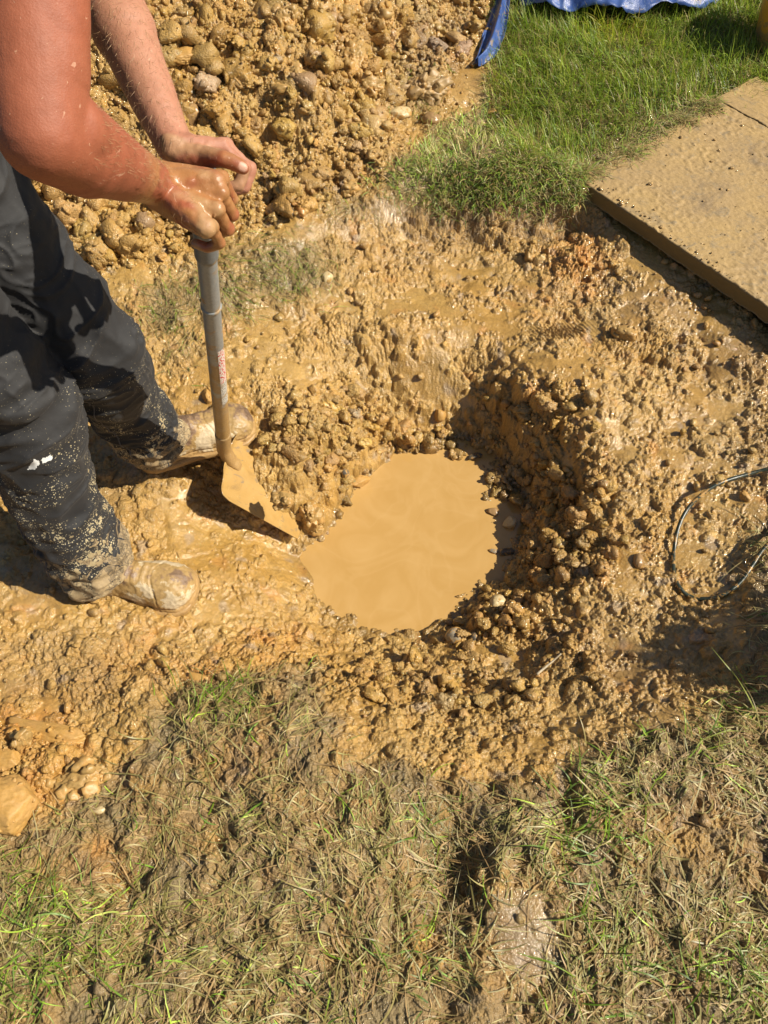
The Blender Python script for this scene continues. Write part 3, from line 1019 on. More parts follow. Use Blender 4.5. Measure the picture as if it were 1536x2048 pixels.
# veins along the forearms and over the backs of the hands
def vein(a, b, off, wob, sd):
    t_ = np.linspace(0, 1, 30)[:, None]
    return a + (b - a) * t_ + off * np.sin(t_ * math.pi * .9 + .2) + wob * np.sin(t_ * 9 + sd)
vs_ = []
nf = unit(np.cross(np.cross(unit(NWR - NEL), np.array([0, -.6, .8])), unit(NWR - NEL)))
for k_, (o1, sd_) in enumerate(((.004, 0.), (-.016, 2.), (.020, 4.))):
    sdv = np.cross(unit(NWR - NEL), nf)
    vs_.append(vein(NEL + (NWR - NEL) * .35 + nf * .040 + sdv * o1, RMID - RF * .02 + RN * .012 + RS * (.03 - .025 * k_), nf * .004, sdv * .004, sd_))
vs_ = np.concatenate(vs_)
vd_ = np.full(len(BV), 9.)
selv = np.where(np.linalg.norm(BV - NWR, axis=1) < .30)[0]
for q_ in vs_:
    vd_[selv] = np.minimum(vd_[selv], np.hypot(*(lambda d_: (np.linalg.norm(d_ - (d_ @ nf)[:, None] * nf, axis=1), 0 * d_[:, 0]))(BV[selv] - q_)))
BV = BV + BNm * (.0011 * np.exp(-(vd_ / .0026) ** 2) * (BNm @ nf > .1))[:, None]
BV = BV + BNm * (.0006 * vn3(BV * 160, 3) * (.3 + hnd) + .0012 * vn3(BV * 28, 4))[:, None]
sk = np.array([.35, .145, .072]); red = np.array([.30, .082, .038]); mudt = np.array([.38, .20, .07]); pink = np.array([.46, .225, .145])
fn = smooth(-.2, .6, vn3(BV * 14, 5) + .4 * vn3(BV * 50, 6))[:, None]
tt_ = np.clip((np.linalg.norm(BV - NSH, axis=1)) / .52, 0, 1)
nearA = smooth(.20, .10, np.minimum(np.abs(BV[:, 1] - np.interp(BV[:, 2], [.86, 1.07, 1.27], [.86, .72, .92])), 1))[:, None] * (BV[:, 1] < 1.0)[:, None]
SC = sk * (1 - .4 * fn) + red * .4 * fn
SC = SC * (1 - .8 * nearA) + red * .8 * nearA
farm = smooth(.945, .985, BV[:, 1] - .25 * (BV[:, 2] - .87))[:, None]
SC = SC * (1 - .55 * farm) + pink * .55 * farm
md = (hnd[:, None] * smooth(-.25, .35, vn3(BV * 22, 8) + .5 * vn3(BV * 70, 9))[:, None]) * (BV[:, 1] < .96)[:, None]
SC = SC * (1 - .65 * md) + mudt * .65 * md
md2 = smooth(.25, .55, vn3(BV * 30, 12))[:, None] * hnd[:, None] * .5
SC = SC * (1 - md2) + np.array([.44, .29, .14]) * md2
# thumb nail
tn = P(487, 334, 1.021)
nl = smooth(.0085, .0055, np.linalg.norm((BV - tn) * np.array([1, 1, 1]), axis=1))[:, None]
SC = SC * (1 - nl) + np.array([.58, .33, .23]) * nl
wetS = hnd * np.clip(.7 + vn3(BV * 26, 14), 0, 1) * (BV[:, 1] < .96)


def skin_material():
    m, nt, bs, L = nmat("weathered_skin")
    ca = N(nt, "VertexColor"); ca.layer_name = "Col"
    wa = N(nt, "Attribute"); wa.attribute_name = "wet"
    tc = N(nt, "TexCoord"); v = tc.outputs["Object"]
    n1 = noise_node(nt, 900, 3, .6, v); n2 = noise_node(nt, 60, 5, .6, v)
    vor = N(nt, "TexVoronoi"); vor.inputs["Scale"].default_value = 420; L(v, vor.inputs["Vector"])
    c = mix(nt, 1.0, ca.outputs[0], ramp(nt, n2.outputs[0], [(.3, (.88, .86, .84)), (.7, (1.06, 1.08, 1.1))]).outputs[0], 'MULTIPLY')
    # dried specks and smears of mud
    n3 = noise_node(nt, 170, 2, .5, v, 1.0)
    mp = N(nt, "Mapping"); mp.inputs["Scale"].default_value = (1, .35, 1); mp.inputs["Rotation"].default_value = (.3, .8, .5); L(v, mp.inputs[0])
    n4 = noise_node(nt, 120, 2, .5, mp.outputs[0], 1.5)
    sp = ramp(nt, n3.outputs[0], [(.745, 0.0), (.76, .5)]).outputs[0]
    sm = ramp(nt, n4.outputs[0], [(.69, 0.0), (.73, .45)]).outputs[0]
    c = mix(nt, sp, c, (.62, .40, .24)); c = mix(nt, sm, c, (.62, .38, .25))
    L(c, bs.inputs["Base Color"])
    L(maprange(nt, wa.outputs["Fac"], 0, 1, .60, .26), bs.inputs["Roughness"])
    bs.inputs["Subsurface Weight"].default_value = .06
    bs.inputs["Subsurface Radius"].default_value = (.008, .003, .0015)
    bs.inputs["Specular IOR Level"].default_value = .45
    L(bump(nt, n1.outputs[0], .35, .0006, bump(nt, vor.outputs["Distance"], .25, .0006, bump(nt, n3.outputs[0], .3, .0008))), bs.inputs["Normal"])
    return m


po = np.array([-.70, 1.0, -.1])
cloth_seam = None
person = tag(empty("person", tuple(po)), "bent person in muddy dark trousers gripping the shovel with both bare hands", "person")
mesh_obj("body", BV - po, BF, skin_material(), person, SC, {"wet": wetS})

# arm hairs: short, fair, on both forearms
def ribbons(name, roots, dirs, bends, lens_, wids, cols, mat, parent=None, seg=4, org_=np.zeros(3)):
    n_ = len(roots)
    t = np.linspace(0, 1, seg + 1)
    side = np.cross(dirs, bends); side /= np.linalg.norm(side, axis=1)[:, None] + 1e-9
    Vs = []
    for k in t:
        c_ = roots + dirs * (lens_ * k)[:, None] + bends * (lens_ * k * k * .5)[:, None]
        wv = (wids * (1 - .92 * k ** 1.5))[:, None] * side * .5
        Vs += [c_ - wv, c_ + wv]
    V_ = np.stack(Vs, 1).reshape(-1, 3)
    b0 = (np.arange(n_) * (2 * (seg + 1)))[:, None]
    Fs = np.concatenate([b0 + np.array([[2 * s_, 2 * s_ + 1, 2 * s_ + 3, 2 * s_ + 2]]) for s_ in range(seg)], 0)
    return mesh_obj(name, V_ - org_, Fs, mat, parent, np.repeat(cols, 2 * (seg + 1), 0))

sel = []
gh = np.random.default_rng(5)
for A_, B_ in ((NEL, NWR), (FEL, FWR)):
    ax = B_ - A_; L2 = ax @ ax
    t = ((BV - A_) @ ax) / L2; dd_ = np.linalg.norm(BV - A_ - t[:, None] * ax, axis=1)
    m_ = np.where((t > .1) & (t < 1.05) & (dd_ < .065) & (BNm[:, 2] > -.3))[0]
    sel.append((gh.choice(m_, 1600), unit(ax)))
ro = np.concatenate([BV[s_] for s_, _ in sel]); no = np.concatenate([BNm[s_] for s_, _ in sel]); axs = np.concatenate([np.tile(a_, (len(s_), 1)) for s_, a_ in sel])
rnd = gh.normal(size=ro.shape) * .35
dr = axs * .9 + no * .35 + rnd; dr /= np.linalg.norm(dr, axis=1)[:, None]
ribbons("arm_hair", ro, dr, -no * .5 + rnd, gh.uniform(.006, .013, len(ro)), np.full(len(ro), .00036), np.tile(np.array([.42, .26, .13]), (len(ro), 1)), M_FLAT, person, 3, po)


# trousers ----------------------------------------------------------
def fold(seed, kz, amp_):
    def f(t, th):
        q_ = np.stack([np.cos(th) * 1.3, np.sin(th) * 1.3, np.full_like(th, t * kz)], 1)
        n_ = vn3(q_ + seed, seed)
        n2_ = 1 - np.abs(vn3(q_ * np.array([.9, .9, 1.9]) + 5 + seed, seed + 1)) * 2
        env = amp_(t)
        return env * (n_ * .8 + np.clip(n2_, -.3, 1) * .9)
    return f


def leg(hip, kn, an, seed, r0):
    pth = spline([hip + (0, 0, .06), hip, (hip + kn) / 2 + np.array([-.004, 0, 0]), kn, kn + (an - kn) * .5 + np.array([-.016, 0, 0]), an + (kn - an) * .08, an + np.array([.008, 0, -.030])], 170)
    q = np.linspace(0, 1, 170)
    r = np.interp(q, [0, .18, .36, .52, .66, .80, .93, .97, 1], r0)
    am = lambda t: np.interp(t, [0, .3, .45, .6, .8, .92, 1], [.004, .006, .011, .006, .008, .014, .010])
    return tube_path(pth, r, 120, ref=(0, 1, 0), mod=fold(seed, 17, am))


pants_parts = [leg(NHIP, NK, NA, 11, [.125, .120, .104, .092, .086, .082, .080, .078, .066]),
               leg(FHIP, FK, FA, 31, [.125, .118, .102, .090, .084, .080, .078, .078, .066]),
               capsule(NHIP + sdir * .02, FHIP - sdir * .02, .128, .128, 40), capsule(hipm, hipm + up * .13, .145, .142, 40)]
PV, PF, PN = fuse(pants_parts, .0034, 3, .5)
# rucked cloth above the boots and pull lines behind the knees
low = smooth(.22, .02, PV[:, 2])
wr_ = 1 - np.abs(vn3(PV * np.array([16, 16, 46]) + 2 * vn3(PV * 12, 50)[:, None], 51)) * 2.2
kn_ = np.maximum(smooth(.16, .03, np.abs(PV[:, 2] - NK[2])), smooth(.16, .03, np.abs(PV[:, 2] - FK[2] - .02)))
rdg = lambda q_, s_: (1 - np.abs(vn3(q_, s_))) ** 4
legx = smooth(.95, .75, PV[:, 2])
PV = PV + PN * (.0075 * (rdg(PV * np.array([7, 5, 15]) + 2 * vn3(PV * 5, 54)[:, None], 55) - .35) * legx * (.35 + kn_) + .005 * (rdg(PV * np.array([14, 11, 30]) + 1.5 * vn3(PV * 9, 56)[:, None], 57) - .3) * legx + .006 * wr_ * low + .0045 * (1 - np.abs(vn3(PV * np.array([9, 9, 22]) + 3, 52)) * 2) * kn_ + .0012 * vn3(PV * 60, 53))[:, None]


def cloth_material():
    m, nt, bs, L = nmat("work_trouser_cloth")
    tc = N(nt, "TexCoord"); v = tc.outputs["Object"]
    sep = N(nt, "SeparateXYZ"); L(v, sep.inputs[0])
    low_ = maprange(nt, sep.outputs[2], .62, .12, 0, 1)            # near the hem
    n0 = noise_node(nt, 6, 4, .6, v)
    basec = ramp(nt, n0.outputs[0], [(.3, (.011, .0105, .011)), (.7, (.024, .022, .021))]).outputs[0]
    # splatter: small cells whose size grows towards the hem
    c = basec
    for sc, lo, hi, colr in ((150, .03, .46, (.42, .34, .19)), (320, .10, .52, (.48, .40, .24)), (70, -.10, .36, (.38, .29, .15))):
        nd = noise_node(nt, sc * .5, 2, .5, v)
        vd = N(nt, "VectorMath", operation='ADD'); L(v, vd.inputs[0])
        sc_ = N(nt, "VectorMath", operation='SCALE'); L(nd.outputs["Color"], sc_.inputs[0]); sc_.inputs["Scale"].default_value = .5 / sc
        L(sc_.outputs[0], vd.inputs[1])
        vo = N(nt, "TexVoronoi"); vo.inputs["Scale"].default_value = sc; L(vd.outputs[0], vo.inputs["Vector"])
        rnd_ = N(nt, "SeparateColor"); L(vo.outputs["Color"], rnd_.inputs[0])
        patch = noise_node(nt, 11, 2, .5, v)
        th_ = N(nt, "Math", operation='MULTIPLY'); L(rnd_.outputs[0], th_.inputs[0]); L(rnd_.outputs[1], th_.inputs[1])
        th2 = N(nt, "Math", operation='MULTIPLY'); L(th_.outputs[0], th2.inputs[0]); L(maprange(nt, low_, 0, 1, lo, hi), th2.inputs[1])
        th3 = N(nt, "Math", operation='MULTIPLY'); L(th2.outputs[0], th3.inputs[0]); L(maprange(nt, patch.outputs[0], .36, .62, .0, 2.3), th3.inputs[1])
        d = N(nt, "Math", operation='LESS_THAN'); L(vo.outputs["Distance"], d.inputs[0]); L(th3.outputs[0], d.inputs[1])
        c = mix(nt, N_fac(nt, d.outputs[0], .9), c, colr)
    # smeared mud around the hem
    n1 = noise_node(nt, 20, 5, .62, v, 1.8)
    a = N(nt, "Math", operation='ADD'); L(maprange(nt, sep.outputs[2], .27, .10, -.55, .26), a.inputs[0]); L(maprange(nt, n1.outputs[0], .3, .7, -.40, .40), a.inputs[1])
    f = ramp(nt, a.outputs[0], [(.02, 0.0), (.10, .85), (.24, .25), (.34, .9)]).outputs[0]
    c = mix(nt, f, c, (.34, .24, .12))
    pa = N(nt, "Attribute"); pa.attribute_name = "paint"
    np_ = noise_node(nt, 130, 4, .65, v)
    s2 = N(nt, "Math", operation='ADD'); L(pa.outputs["Fac"], s2.inputs[0]); L(maprange(nt, np_.outputs[0], .3, .7, -.35, .35), s2.inputs[1])
    lt = N(nt, "Math", operation='GREATER_THAN'); L(s2.outputs[0], lt.inputs[0]); lt.inputs[1].default_value = .5
    c = mix(nt, lt.outputs[0], c, (.76, .76, .73))
    L(c, bs.inputs["Base Color"])
    bs.inputs["Roughness"].default_value = .74
    bs.inputs["Sheen Weight"].default_value = .05
    wv = N(nt, "TexWave"); wv.inputs["Scale"].default_value = 260; wv.inputs["Distortion"].default_value = .6; L(v, wv.inputs["Vector"])
    nb = noise_node(nt, 26, 4, .6, v)
    L(bump(nt, wv.outputs["Fac"], .12, .0005, bump(nt, nb.outputs[0], .45, .004)), bs.inputs["Normal"])
    return m


cs_, nt_, bs_, L__ = nmat("seam_thread"); bs_.inputs["Base Color"].default_value = (.075, .07, .07, 1); bs_.inputs["Roughness"].default_value = .7
cloth_seam = cs_
pu, pv_ = to_px(PV[:, 0], PV[:, 1], PV[:, 2]); pdep = PV[:, 1] * cp - (PV[:, 2] - CAM_H) * sp_
paint = np.zeros(len(PV))
for (a0_, b0_), (a1_, b1_), wd_ in (((52, 952), (72, 926), 6.5), ((88, 921), (100, 916), 4.5)):
    e_ = np.array([a1_ - a0_, b1_ - b0_], float); t_ = np.clip(((pu - a0_) * e_[0] + (pv_ - b0_) * e_[1]) / (e_ @ e_), 0, 1)
    dd_ = np.hypot(pu - a0_ - t_ * e_[0], pv_ - b0_ - t_ * e_[1])
    near_ = pdep < pdep[dd_ < 12].min() + .03 if (dd_ < 12).any() else False
    paint = np.maximum(paint, smooth(wd_ * 1.7, wd_ * .4, dd_) * near_)
tro = mesh_obj("trousers", PV - po, PF, cloth_material(), person, None, {"paint": paint})
from mathutils.bvhtree import BVHTree
bvh = BVHTree.FromPolygons(PV.tolist(), PF.tolist())
def seam(kn, an, hip, ang):
    pth_ = spline([hip + (kn - hip) * .45, kn, kn + (an - kn) * .5 + np.array([-.016, 0, 0]), an + (kn - an) * .12], 160)
    dv = np.array([math.cos(ang), math.sin(ang), 0]); pts_ = []
    for c_ in pth_:
        l_, n_, _, _ = bvh.ray_cast(Vector(c_), Vector(dv), .2)
        if l_ is not None: pts_.append(np.array(l_) + np.array(n_) * .0004)
    return tube_path(np.array(pts_), np.full(len(pts_), .0017), 8)
V, F = join([seam(NK, NA, NHIP, -2.25), seam(FK, FA, FHIP, -1.75), seam(NK, NA, NHIP, -2.40)])
mesh_obj("seam", V - po, F, M_GRIP and cloth_seam, person)


# seams down the outside of each leg, following the cloth
def plain(name, colr, rough=.6, bsc=200, bd=.0005):
    m, nt, bs, L = nmat(name)
    tc = N(nt, "TexCoord"); n1 = noise_node(nt, bsc, 4, .6, tc.outputs["Object"]); n2 = noise_node(nt, 12, 4, .6, tc.outputs["Object"])
    L(mix(nt, 1.0, colr, ramp(nt, n2.outputs[0], [(.3, .8), (.7, 1.15)]).outputs[0], 'MULTIPLY'), bs.inputs["Base Color"])
    bs.inputs["Roughness"].default_value = rough
    L(bump(nt, n1.outputs[0], .5, bd), bs.inputs["Normal"])
    return m


# shirt and hair, outside the picture
shirt = [capsule(hipm + up * .10, hipm + up * .3, .150, .142, 36)]
for k in (-1, 1):
    shirt.append(capsule(hipm + up * .20 + sdir * .037 * k, shm - up * .05 + sdir * .07 * k, .125, .128, 36))
shirt += [capsule(NSH + sdir * .02, FSH - sdir * .02, .076, .076, 30), capsule(NSH, NSH + ua * .22, .072, .066, 30), capsule(FSH, FSH + ub * .22, .072, .066, 30)]
V, F, NN = fuse(shirt, .005, 3)
V = V + NN * (.004 * vn3(V * 16, 61) + .003 * vn3(V * np.array([30, 8, 30]), 62))[:, None]
mesh_obj("shirt", V - po, F, plain("navy_shirt", (.05, .07, .11), .8), person)
V, F = ellip(head + hz * .014 - hx * .016, (.094, .082, .108), HR, 5)
keep = ((V - head) @ hx) < .045 + .25 * ((V - head) @ hz)
V = V + unit(hz) * .0 + (V - head) * (.05 * vn3(V * 130, 64))[:, None]
F = [f for f in F if keep[f].all()]
used = sorted({i for f in F for i in f}); rm = {a: i for i, a in enumerate(used)}
mesh_obj("hair", V[used] - po, [[rm[i] for i in f] for f in F], plain("brown_hair", (.09, .05, .025), .6, 500, .002), person)


# boots -------------------------------------------------------------
def boot_material():
    m, nt, bs, L = nmat("muddy_boot_leather")
    tc = N(nt, "TexCoord"); v = tc.outputs["Object"]
    n1 = noise_node(nt, 10, 8, .66, v, .1); n2 = noise_node(nt, 75, 6, .75, v); n3 = noise_node(nt, 24, 5, .6, v, .5)
    c = ramp(nt, n1.outputs[0], [(.36, (.13, .08, .05)), (.45, (.24, .15, .085)), (.48, (.36, .23, .09)), (.55, (.40, .255, .095)), (.57, (.55, .43, .26)), (.72, (.62, .50, .33))]).outputs[0]
    sep = N(nt, "SeparateXYZ"); L(v, sep.inputs[0])
    a = N(nt, "Math", operation='ADD'); L(maprange(nt, sep.outputs[2], .055, .0, -.3, .6), a.inputs[0]); L(maprange(nt, n3.outputs[0], .3, .7, -.3, .3), a.inputs[1])
    c = mix(nt, ramp(nt, a.outputs[0], [(.0, 0.0), (.15, .95)]).outputs[0], c, (.42, .255, .095))
    c = mix(nt, 1.0, c, ramp(nt, n2.outputs[0], [(.3, .78), (.7, 1.12)]).outputs[0], 'MULTIPLY')
    L(c, bs.inputs["Base Color"])
    L(maprange(nt, n2.outputs[0], .3, .7, .38, .62), bs.inputs["Roughness"])
    L(bump(nt, n1.outputs[0], .6, .003, bump(nt, n2.outputs[0], .5, .0015)), bs.inputs["Normal"])
    return m


M_BOOT = boot_material()
M_SOLE = coat_material("muddy_sole", (.05, .04, .035), .5, .05, .10)


def boot(heel, toe, an):
    d = toe - heel; d[2] = 0; Lh = np.linalg.norm(d) + .012; d = unit(d)
    w = np.array([-d[1], d[0], 0]); zz = np.array([0, 0, 1.])
    o = heel - d * .012
    cs, fr, sh, sh2 = [], [], [], []
    K = 46
    th = np.linspace(0, 2 * np.pi, 48, endpoint=False)
    for k in range(K):
        t = (1 - math.cos(math.pi * k / (K - 1))) / 2
        x = t * Lh
        hw = np.interp(t, [0, .03, .10, .25, .45, .62, .75, .88, .95, .985, 1], [.012, .028, .041, .045, .046, .055, .061, .058, .046, .030, .008])
        ht = np.interp(t, [0, .03, .12, .25, .36, .48, .60, .72, .85, .94, .985, 1], [.03, .080, .112, .120, .116, .104, .090, .083, .077, .062, .042, .018])
        c_ = np.sign(np.cos(th)) * np.abs(np.cos(th)) ** .85 * hw
        s_ = np.sin(th); s_ = np.where(s_ > 0, np.abs(s_) ** .9 * ht * .82, -np.abs(s_) ** .5 * .018)
        cs.append(o + d * x + zz * .020); fr.append((w, zz)); sh.append(np.stack([c_, s_], 1))
        sh2.append(np.stack([np.sign(np.cos(th)) * np.abs(np.cos(th)) ** .8 * (hw + .008), np.sign(np.sin(th)) * np.abs(np.sin(th)) ** .35 * .012], 1))
    upper = loft(cs, fr, sh)
    sole = loft([c - zz * .012 for c in cs], fr, sh2)
    parts = [upper, capsule(an + (0, 0, -.03), an + (0, 0, .10), .050, .052, 32), capsule(o + d * .06 + zz * .05, o + d * .14 + zz * .05, .040, .034, 24),
             capsule(an + d * .02 + (0, 0, -.02), o + d * .165 + zz * .055, .046, .030, 24)]
    V, F, NN = fuse(parts, .0024, 6)
    lo = V - o
    tx = lo @ d
    cr = smooth(.10, .13, tx) * smooth(.21, .17, tx) * smooth(.05, .08, lo[:, 2])
    V = V + NN * (-.0005 * cr * (.5 + .5 * np.sin(tx * 2 * np.pi / .017 + 4 * vn3(V * 20, 71))) + .0026 * vn3(V * 34, 72) + .0024 * (.5 - np.abs(vn3(V * 75, 73))) * smooth(-.1, .4, vn3(V * 22, 75)) + .0010 * vn3(V * 180, 76) + .0035 * smooth(.045, .0, lo[:, 2]) * (.5 + vn3(V * 60, 74)))[:, None]
    # toe cap seam
    wl_ = lo[:, 2] - .030 - .004 * vn3(V * 25, 77)
    V = V - NN * (.0035 * np.exp(-(wl_ / .0030) ** 2))[:, None]      # groove above the welt
    tg = np.abs(lo @ w)
    V = V + NN * (.0022 * smooth(.030, .024, tg) * smooth(.07, .09, lo[:, 2]) * smooth(.20, .17, tx) * (.6 + .4 * np.sign(np.sin(tx * 2 * np.pi / .019))))[:, None]
    V = V - NN * (.0026 * np.exp(-((tx - .205 + .012 * np.cos((lo @ w) * 40)) / .0022) ** 2))[:, None]
    b = mesh_obj("boot", V - o, F, M_BOOT, person)
    b.location = Vector(o - po)
    Vs, Fs = sole
    s = mesh_obj("sole", Vs - o, Fs, M_SOLE, b)
    return b


boot(n_heel, n_toe, NA)
boot(f_heel, f_toe, FA)

# ------------------------------------------------------------------ clods and stones
def rock(seed, sub=3, facets=10, crumb=.10, rnd=.0, elong=(1, 1, 1), fine=.05):
    g = np.random.default_rng(seed)
    D, F = ICO[sub]
    facets += 4
    nn = g.normal(size=(facets, 3)); nn /= np.linalg.norm(nn, axis=1)[:, None]
    c = g.uniform(.50, .88, facets)
    q = D @ nn.T
    r = np.where(q > .05, c / np.maximum(q, .05), 9).min(1)
    r = np.minimum(r, 1.3)
    r = r * (1 - rnd) + .85 * rnd
    o = g.uniform(0, 50, 3)
    V = D * r[:, None]
    n1 = vn3(V * 3.0 + o, 1); n2 = 1 - 2 * np.abs(vn3(V * 6.5 + o, 2)); n3 = vn3(V * 14 + o, 3)
    V = V * (1 + crumb * (n1 * .9 + n2 * .55) + fine * n3)[:, None]

    return V * np.asarray(elong), F


def rotm(g):
    q = g.normal(size=4); q /= np.linalg.norm(q); w_, x, y, z = q
    return np.array([[1 - 2 * (y * y + z * z), 2 * (x * y - z * w_), 2 * (x * z + y * w_)], [2 * (x * y + z * w_), 1 - 2 * (x * x + z * z), 2 * (y * z - x * w_)],
                     [2 * (x * z - y * w_), 2 * (y * z + x * w_), 1 - 2 * (x * x + y * y)]])


def cluster(seed, n, sub):
    """a clod: craggy core caked with crumbs of every size"""
    g = np.random.default_rng(seed)
    V, F = rock(seed * 31, 3, 7, .12, 0, fine=.07)
    core = V * .86
    Vs, Fs, o = [core], [F], len(V)
    for k in range(n):
        r = min(.05 * (1 + g.pareto(1.4)), .30)
        V, F = rock(seed * 31 + 1 + k, 2 if r > .16 else 1, 7, .2, 0, fine=0)
        p = core[int(g.integers(len(core)))]
        V = V * g.uniform(.7, 1.3, 3) * r + p * g.uniform(.86, 1.08)
        Vs.append(V); Fs.append(F + o); o += len(V)
    return np.concatenate(Vs), np.concatenate(Fs)


ICO[1] = ico(1)
LIB = {1: [rock(50 + i, 1, 8, .2, 0, fine=0) for i in range(12)], 22: [cluster(400 + i, 16, 2) for i in range(14)], 33: [cluster(500 + i, 46, 2) for i in range(12)], 2: [rock(100 + i, 2, 9, .22, 0, fine=.0) for i in range(14)], 3: [rock(200 + i, 3, 11, .26, .1, fine=.07) for i in range(14)], 4: [rock(300 + i, 4, 12, .24, .15, fine=.10) for i in range(12)]}


def ground_col(x, y):
    fy = np.clip(np.interp(y, y_all, np.arange(len(y_all))), 0, H - 1).astype(int)
    fx = np.clip(np.interp(x / wid(y), s_all, np.arange(len(s_all))), 0, W_ - 1).astype(int)
    return col[fy, fx], wetA[fy, fx]


def rubble(name, n, mask, rmin, rmax, par, subs, seed, urange=(-200, 1700), vrange=(-100, 2100), sink=(.0, .45), tintv=.16, skip=None):
    g = np.random.default_rng(seed)
    cu, cv = g.uniform(*urange, n), g.uniform(*vrange, n)
    wv = at(cu, cv, -.06)
    x, y = wv[0], wv[1]
    for _ in range(2):
        z = gz0(x, y); q = at(cu, cv, z); x, y = q[0], q[1]
    keep_ = g.random(n) < samp(mask, x, y)
    x, y = x[keep_], y[keep_]
    rr = np.minimum(rmin * (1 + g.pareto(par, len(x))), rmax)
    if skip is not None:
        k2 = ~skip(x, y, rr); x, y, rr = x[k2], y[k2], rr[k2]
    zz = gz(x, y)
    cc, ww = ground_col(x, y)
    Vs, Fs, Cs, Ws, o = [], [], [], [], 0
    for k in range(len(x)):
        sb = subs[0] if rr[k] < .0085 else (subs[1] if rr[k] < .022 else subs[2])
        V, F = LIB[sb][int(g.integers(len(LIB[sb])))]
        V = (V * g.uniform(.7, 1.25, 3)) @ rotm(g).T * rr[k]
        V = V * np.array([1, 1, .85]) + np.array([x[k], y[k], zz[k] + rr[k] * (.55 - g.uniform(*sink))])
        Vs.append(V); Fs.append(F + o); o += len(V)
        c_ = cc[k] * (1 + tintv * g.uniform(-1, 1)) * np.array([1, 1 + .05 * g.uniform(-1, 1), 1 + .2 * g.uniform(-1, 1)])
        if g.random() < .06: c_ = c_ * .5 + np.array([.30, .17, .06]) * .5
        Cs.append(np.tile(c_, (len(V), 1))); Ws.append(np.full(len(V), np.clip(ww[k] * .6 + g.uniform(-.1, .35), 0, 1)))
    V = np.concatenate(Vs)
    print(name, len(x), len(V))
    return tag(mesh_obj(name, V, np.concatenate(Fs), M_MUD, None, np.concatenate(Cs), {"wet": np.concatenate(Ws)}, smooth_=False), kind="stuff")


def off_blade(x, y, r):
    d = np.stack([x - C0[0], y - C0[1]], 1)
    a = d @ unit(BD[:2]); b = d @ unit(BW[:2])
    onb = (a > -.03) & (a < .27) & (b > -.14) & (b < .035 + .10 * (a - .10).clip(0, 1) * -1 + .02)
    lf = np.zeros(len(x), bool)
    for hl, to in ((n_heel, n_toe), (f_heel, f_toe)):
        ax = (to - hl)[:2]; t = np.clip(((x - hl[0]) * ax[0] + (y - hl[1]) * ax[1]) / (ax @ ax), 0, 1)
        lf |= np.hypot(x - hl[0] - t * ax[0], y - hl[1] - t * ax[1]) < .045
    return onb | lf


heap_only = heap
pile = blobs([(620, 900, 95, 75, 1), (575, 985, 45, 45, 1), (700, 850, 70, 60, .9), (850, 888, 120, 16, .9), (960, 905, 40, 14, .7), (965, 985, 42, 45, 1), (1010, 960, 30, 60, .8),
              (1060, 1180, 60, 60, .45), (1090, 820, 70, 60, .6), (1120, 1080, 60, 110, .55), (1000, 1250, 90, 50, .4), (880, 1370, 190, 35, .35), (520, 860, 60, 50, .5), (1030, 860, 60, 60, .8), (760, 800, 50, 60, .4)])
patch_ = smooth(-.22, .28, pn(XX * 5.5, YY * 5.5, 91) + .5 * pn(XX * 15, YY * 15, 92))
general = (.12 + .88 * patch_) * np.clip(np.maximum(.17, .6 * clodm) * (1 - .95 * lawn) * (1 - .98 * bottom) * (1 - .5 * wet), 0, 1)
general = np.maximum(general, blobs([(800, 285, 60, 40, .5), (860, 330, 60, 30, .3), (750, 350, 50, 40, .5), (940, 250, 40, 30, .5), (1000, 185, 35, 35, .45), (900, 180, 60, 50, .8), (960, 130, 30, 40, .7), (1230, 300, 50, 20, .2)]))
rubble("heap_rubble", 2600, heap_only, .012, .052, 1.6, (2, 22, 33), 11, vrange=(-150, 560), urange=(-100, 1050))
rubble("small_heap_crumbs", 20000, heap_only * .9, .0035, .014, 1.9, (1, 2, 22), 12, vrange=(-150, 560), urange=(-100, 1050))
rubble("wet_mud_clods", 9500, pile, .0058, .025, 1.8, (2, 22, 33), 13, urange=(420, 1250), vrange=(740, 1460), skip=off_blade, sink=(-.1, .3))
rubble("scattered_crumbs", 62000, general * .8, .0026, .014, 1.9, (1, 2, 22), 14, skip=off_blade)


def stone_material(name, stops, rough=.35, mud=.5, sc=25, speck=0):
    m, nt, bs, L = nmat(name)
    tc = N(nt, "TexCoord"); v = tc.outputs["Object"]
    n1 = noise_node(nt, sc, 5, .6, v, .8); n2 = noise_node(nt, 260, 4, .7, v); n3 = noise_node(nt, sc * 1.6, 5, .65, v, .5)
    c = ramp(nt, n1.outputs[0], stops).outputs[0]
    f = ramp(nt, n3.outputs[0], [(.5 + .25 * (.5 - mud), 0.0), (.56 + .25 * (.5 - mud), 1.0)]).outputs[0]
    c = mix(nt, f, c, (.44, .25, .075))
    c = mix(nt, 1.0, c, ramp(nt, n2.outputs[0], [(.3, .85), (.7, 1.12)]).outputs[0], 'MULTIPLY')
    L(c, bs.inputs["Base Color"]); bs.inputs["Roughness"].default_value = rough
    L(bump(nt, n1.outputs[0], .4, .002, bump(nt, n2.outputs[0], .4, .0006)), bs.inputs["Normal"])
    return m


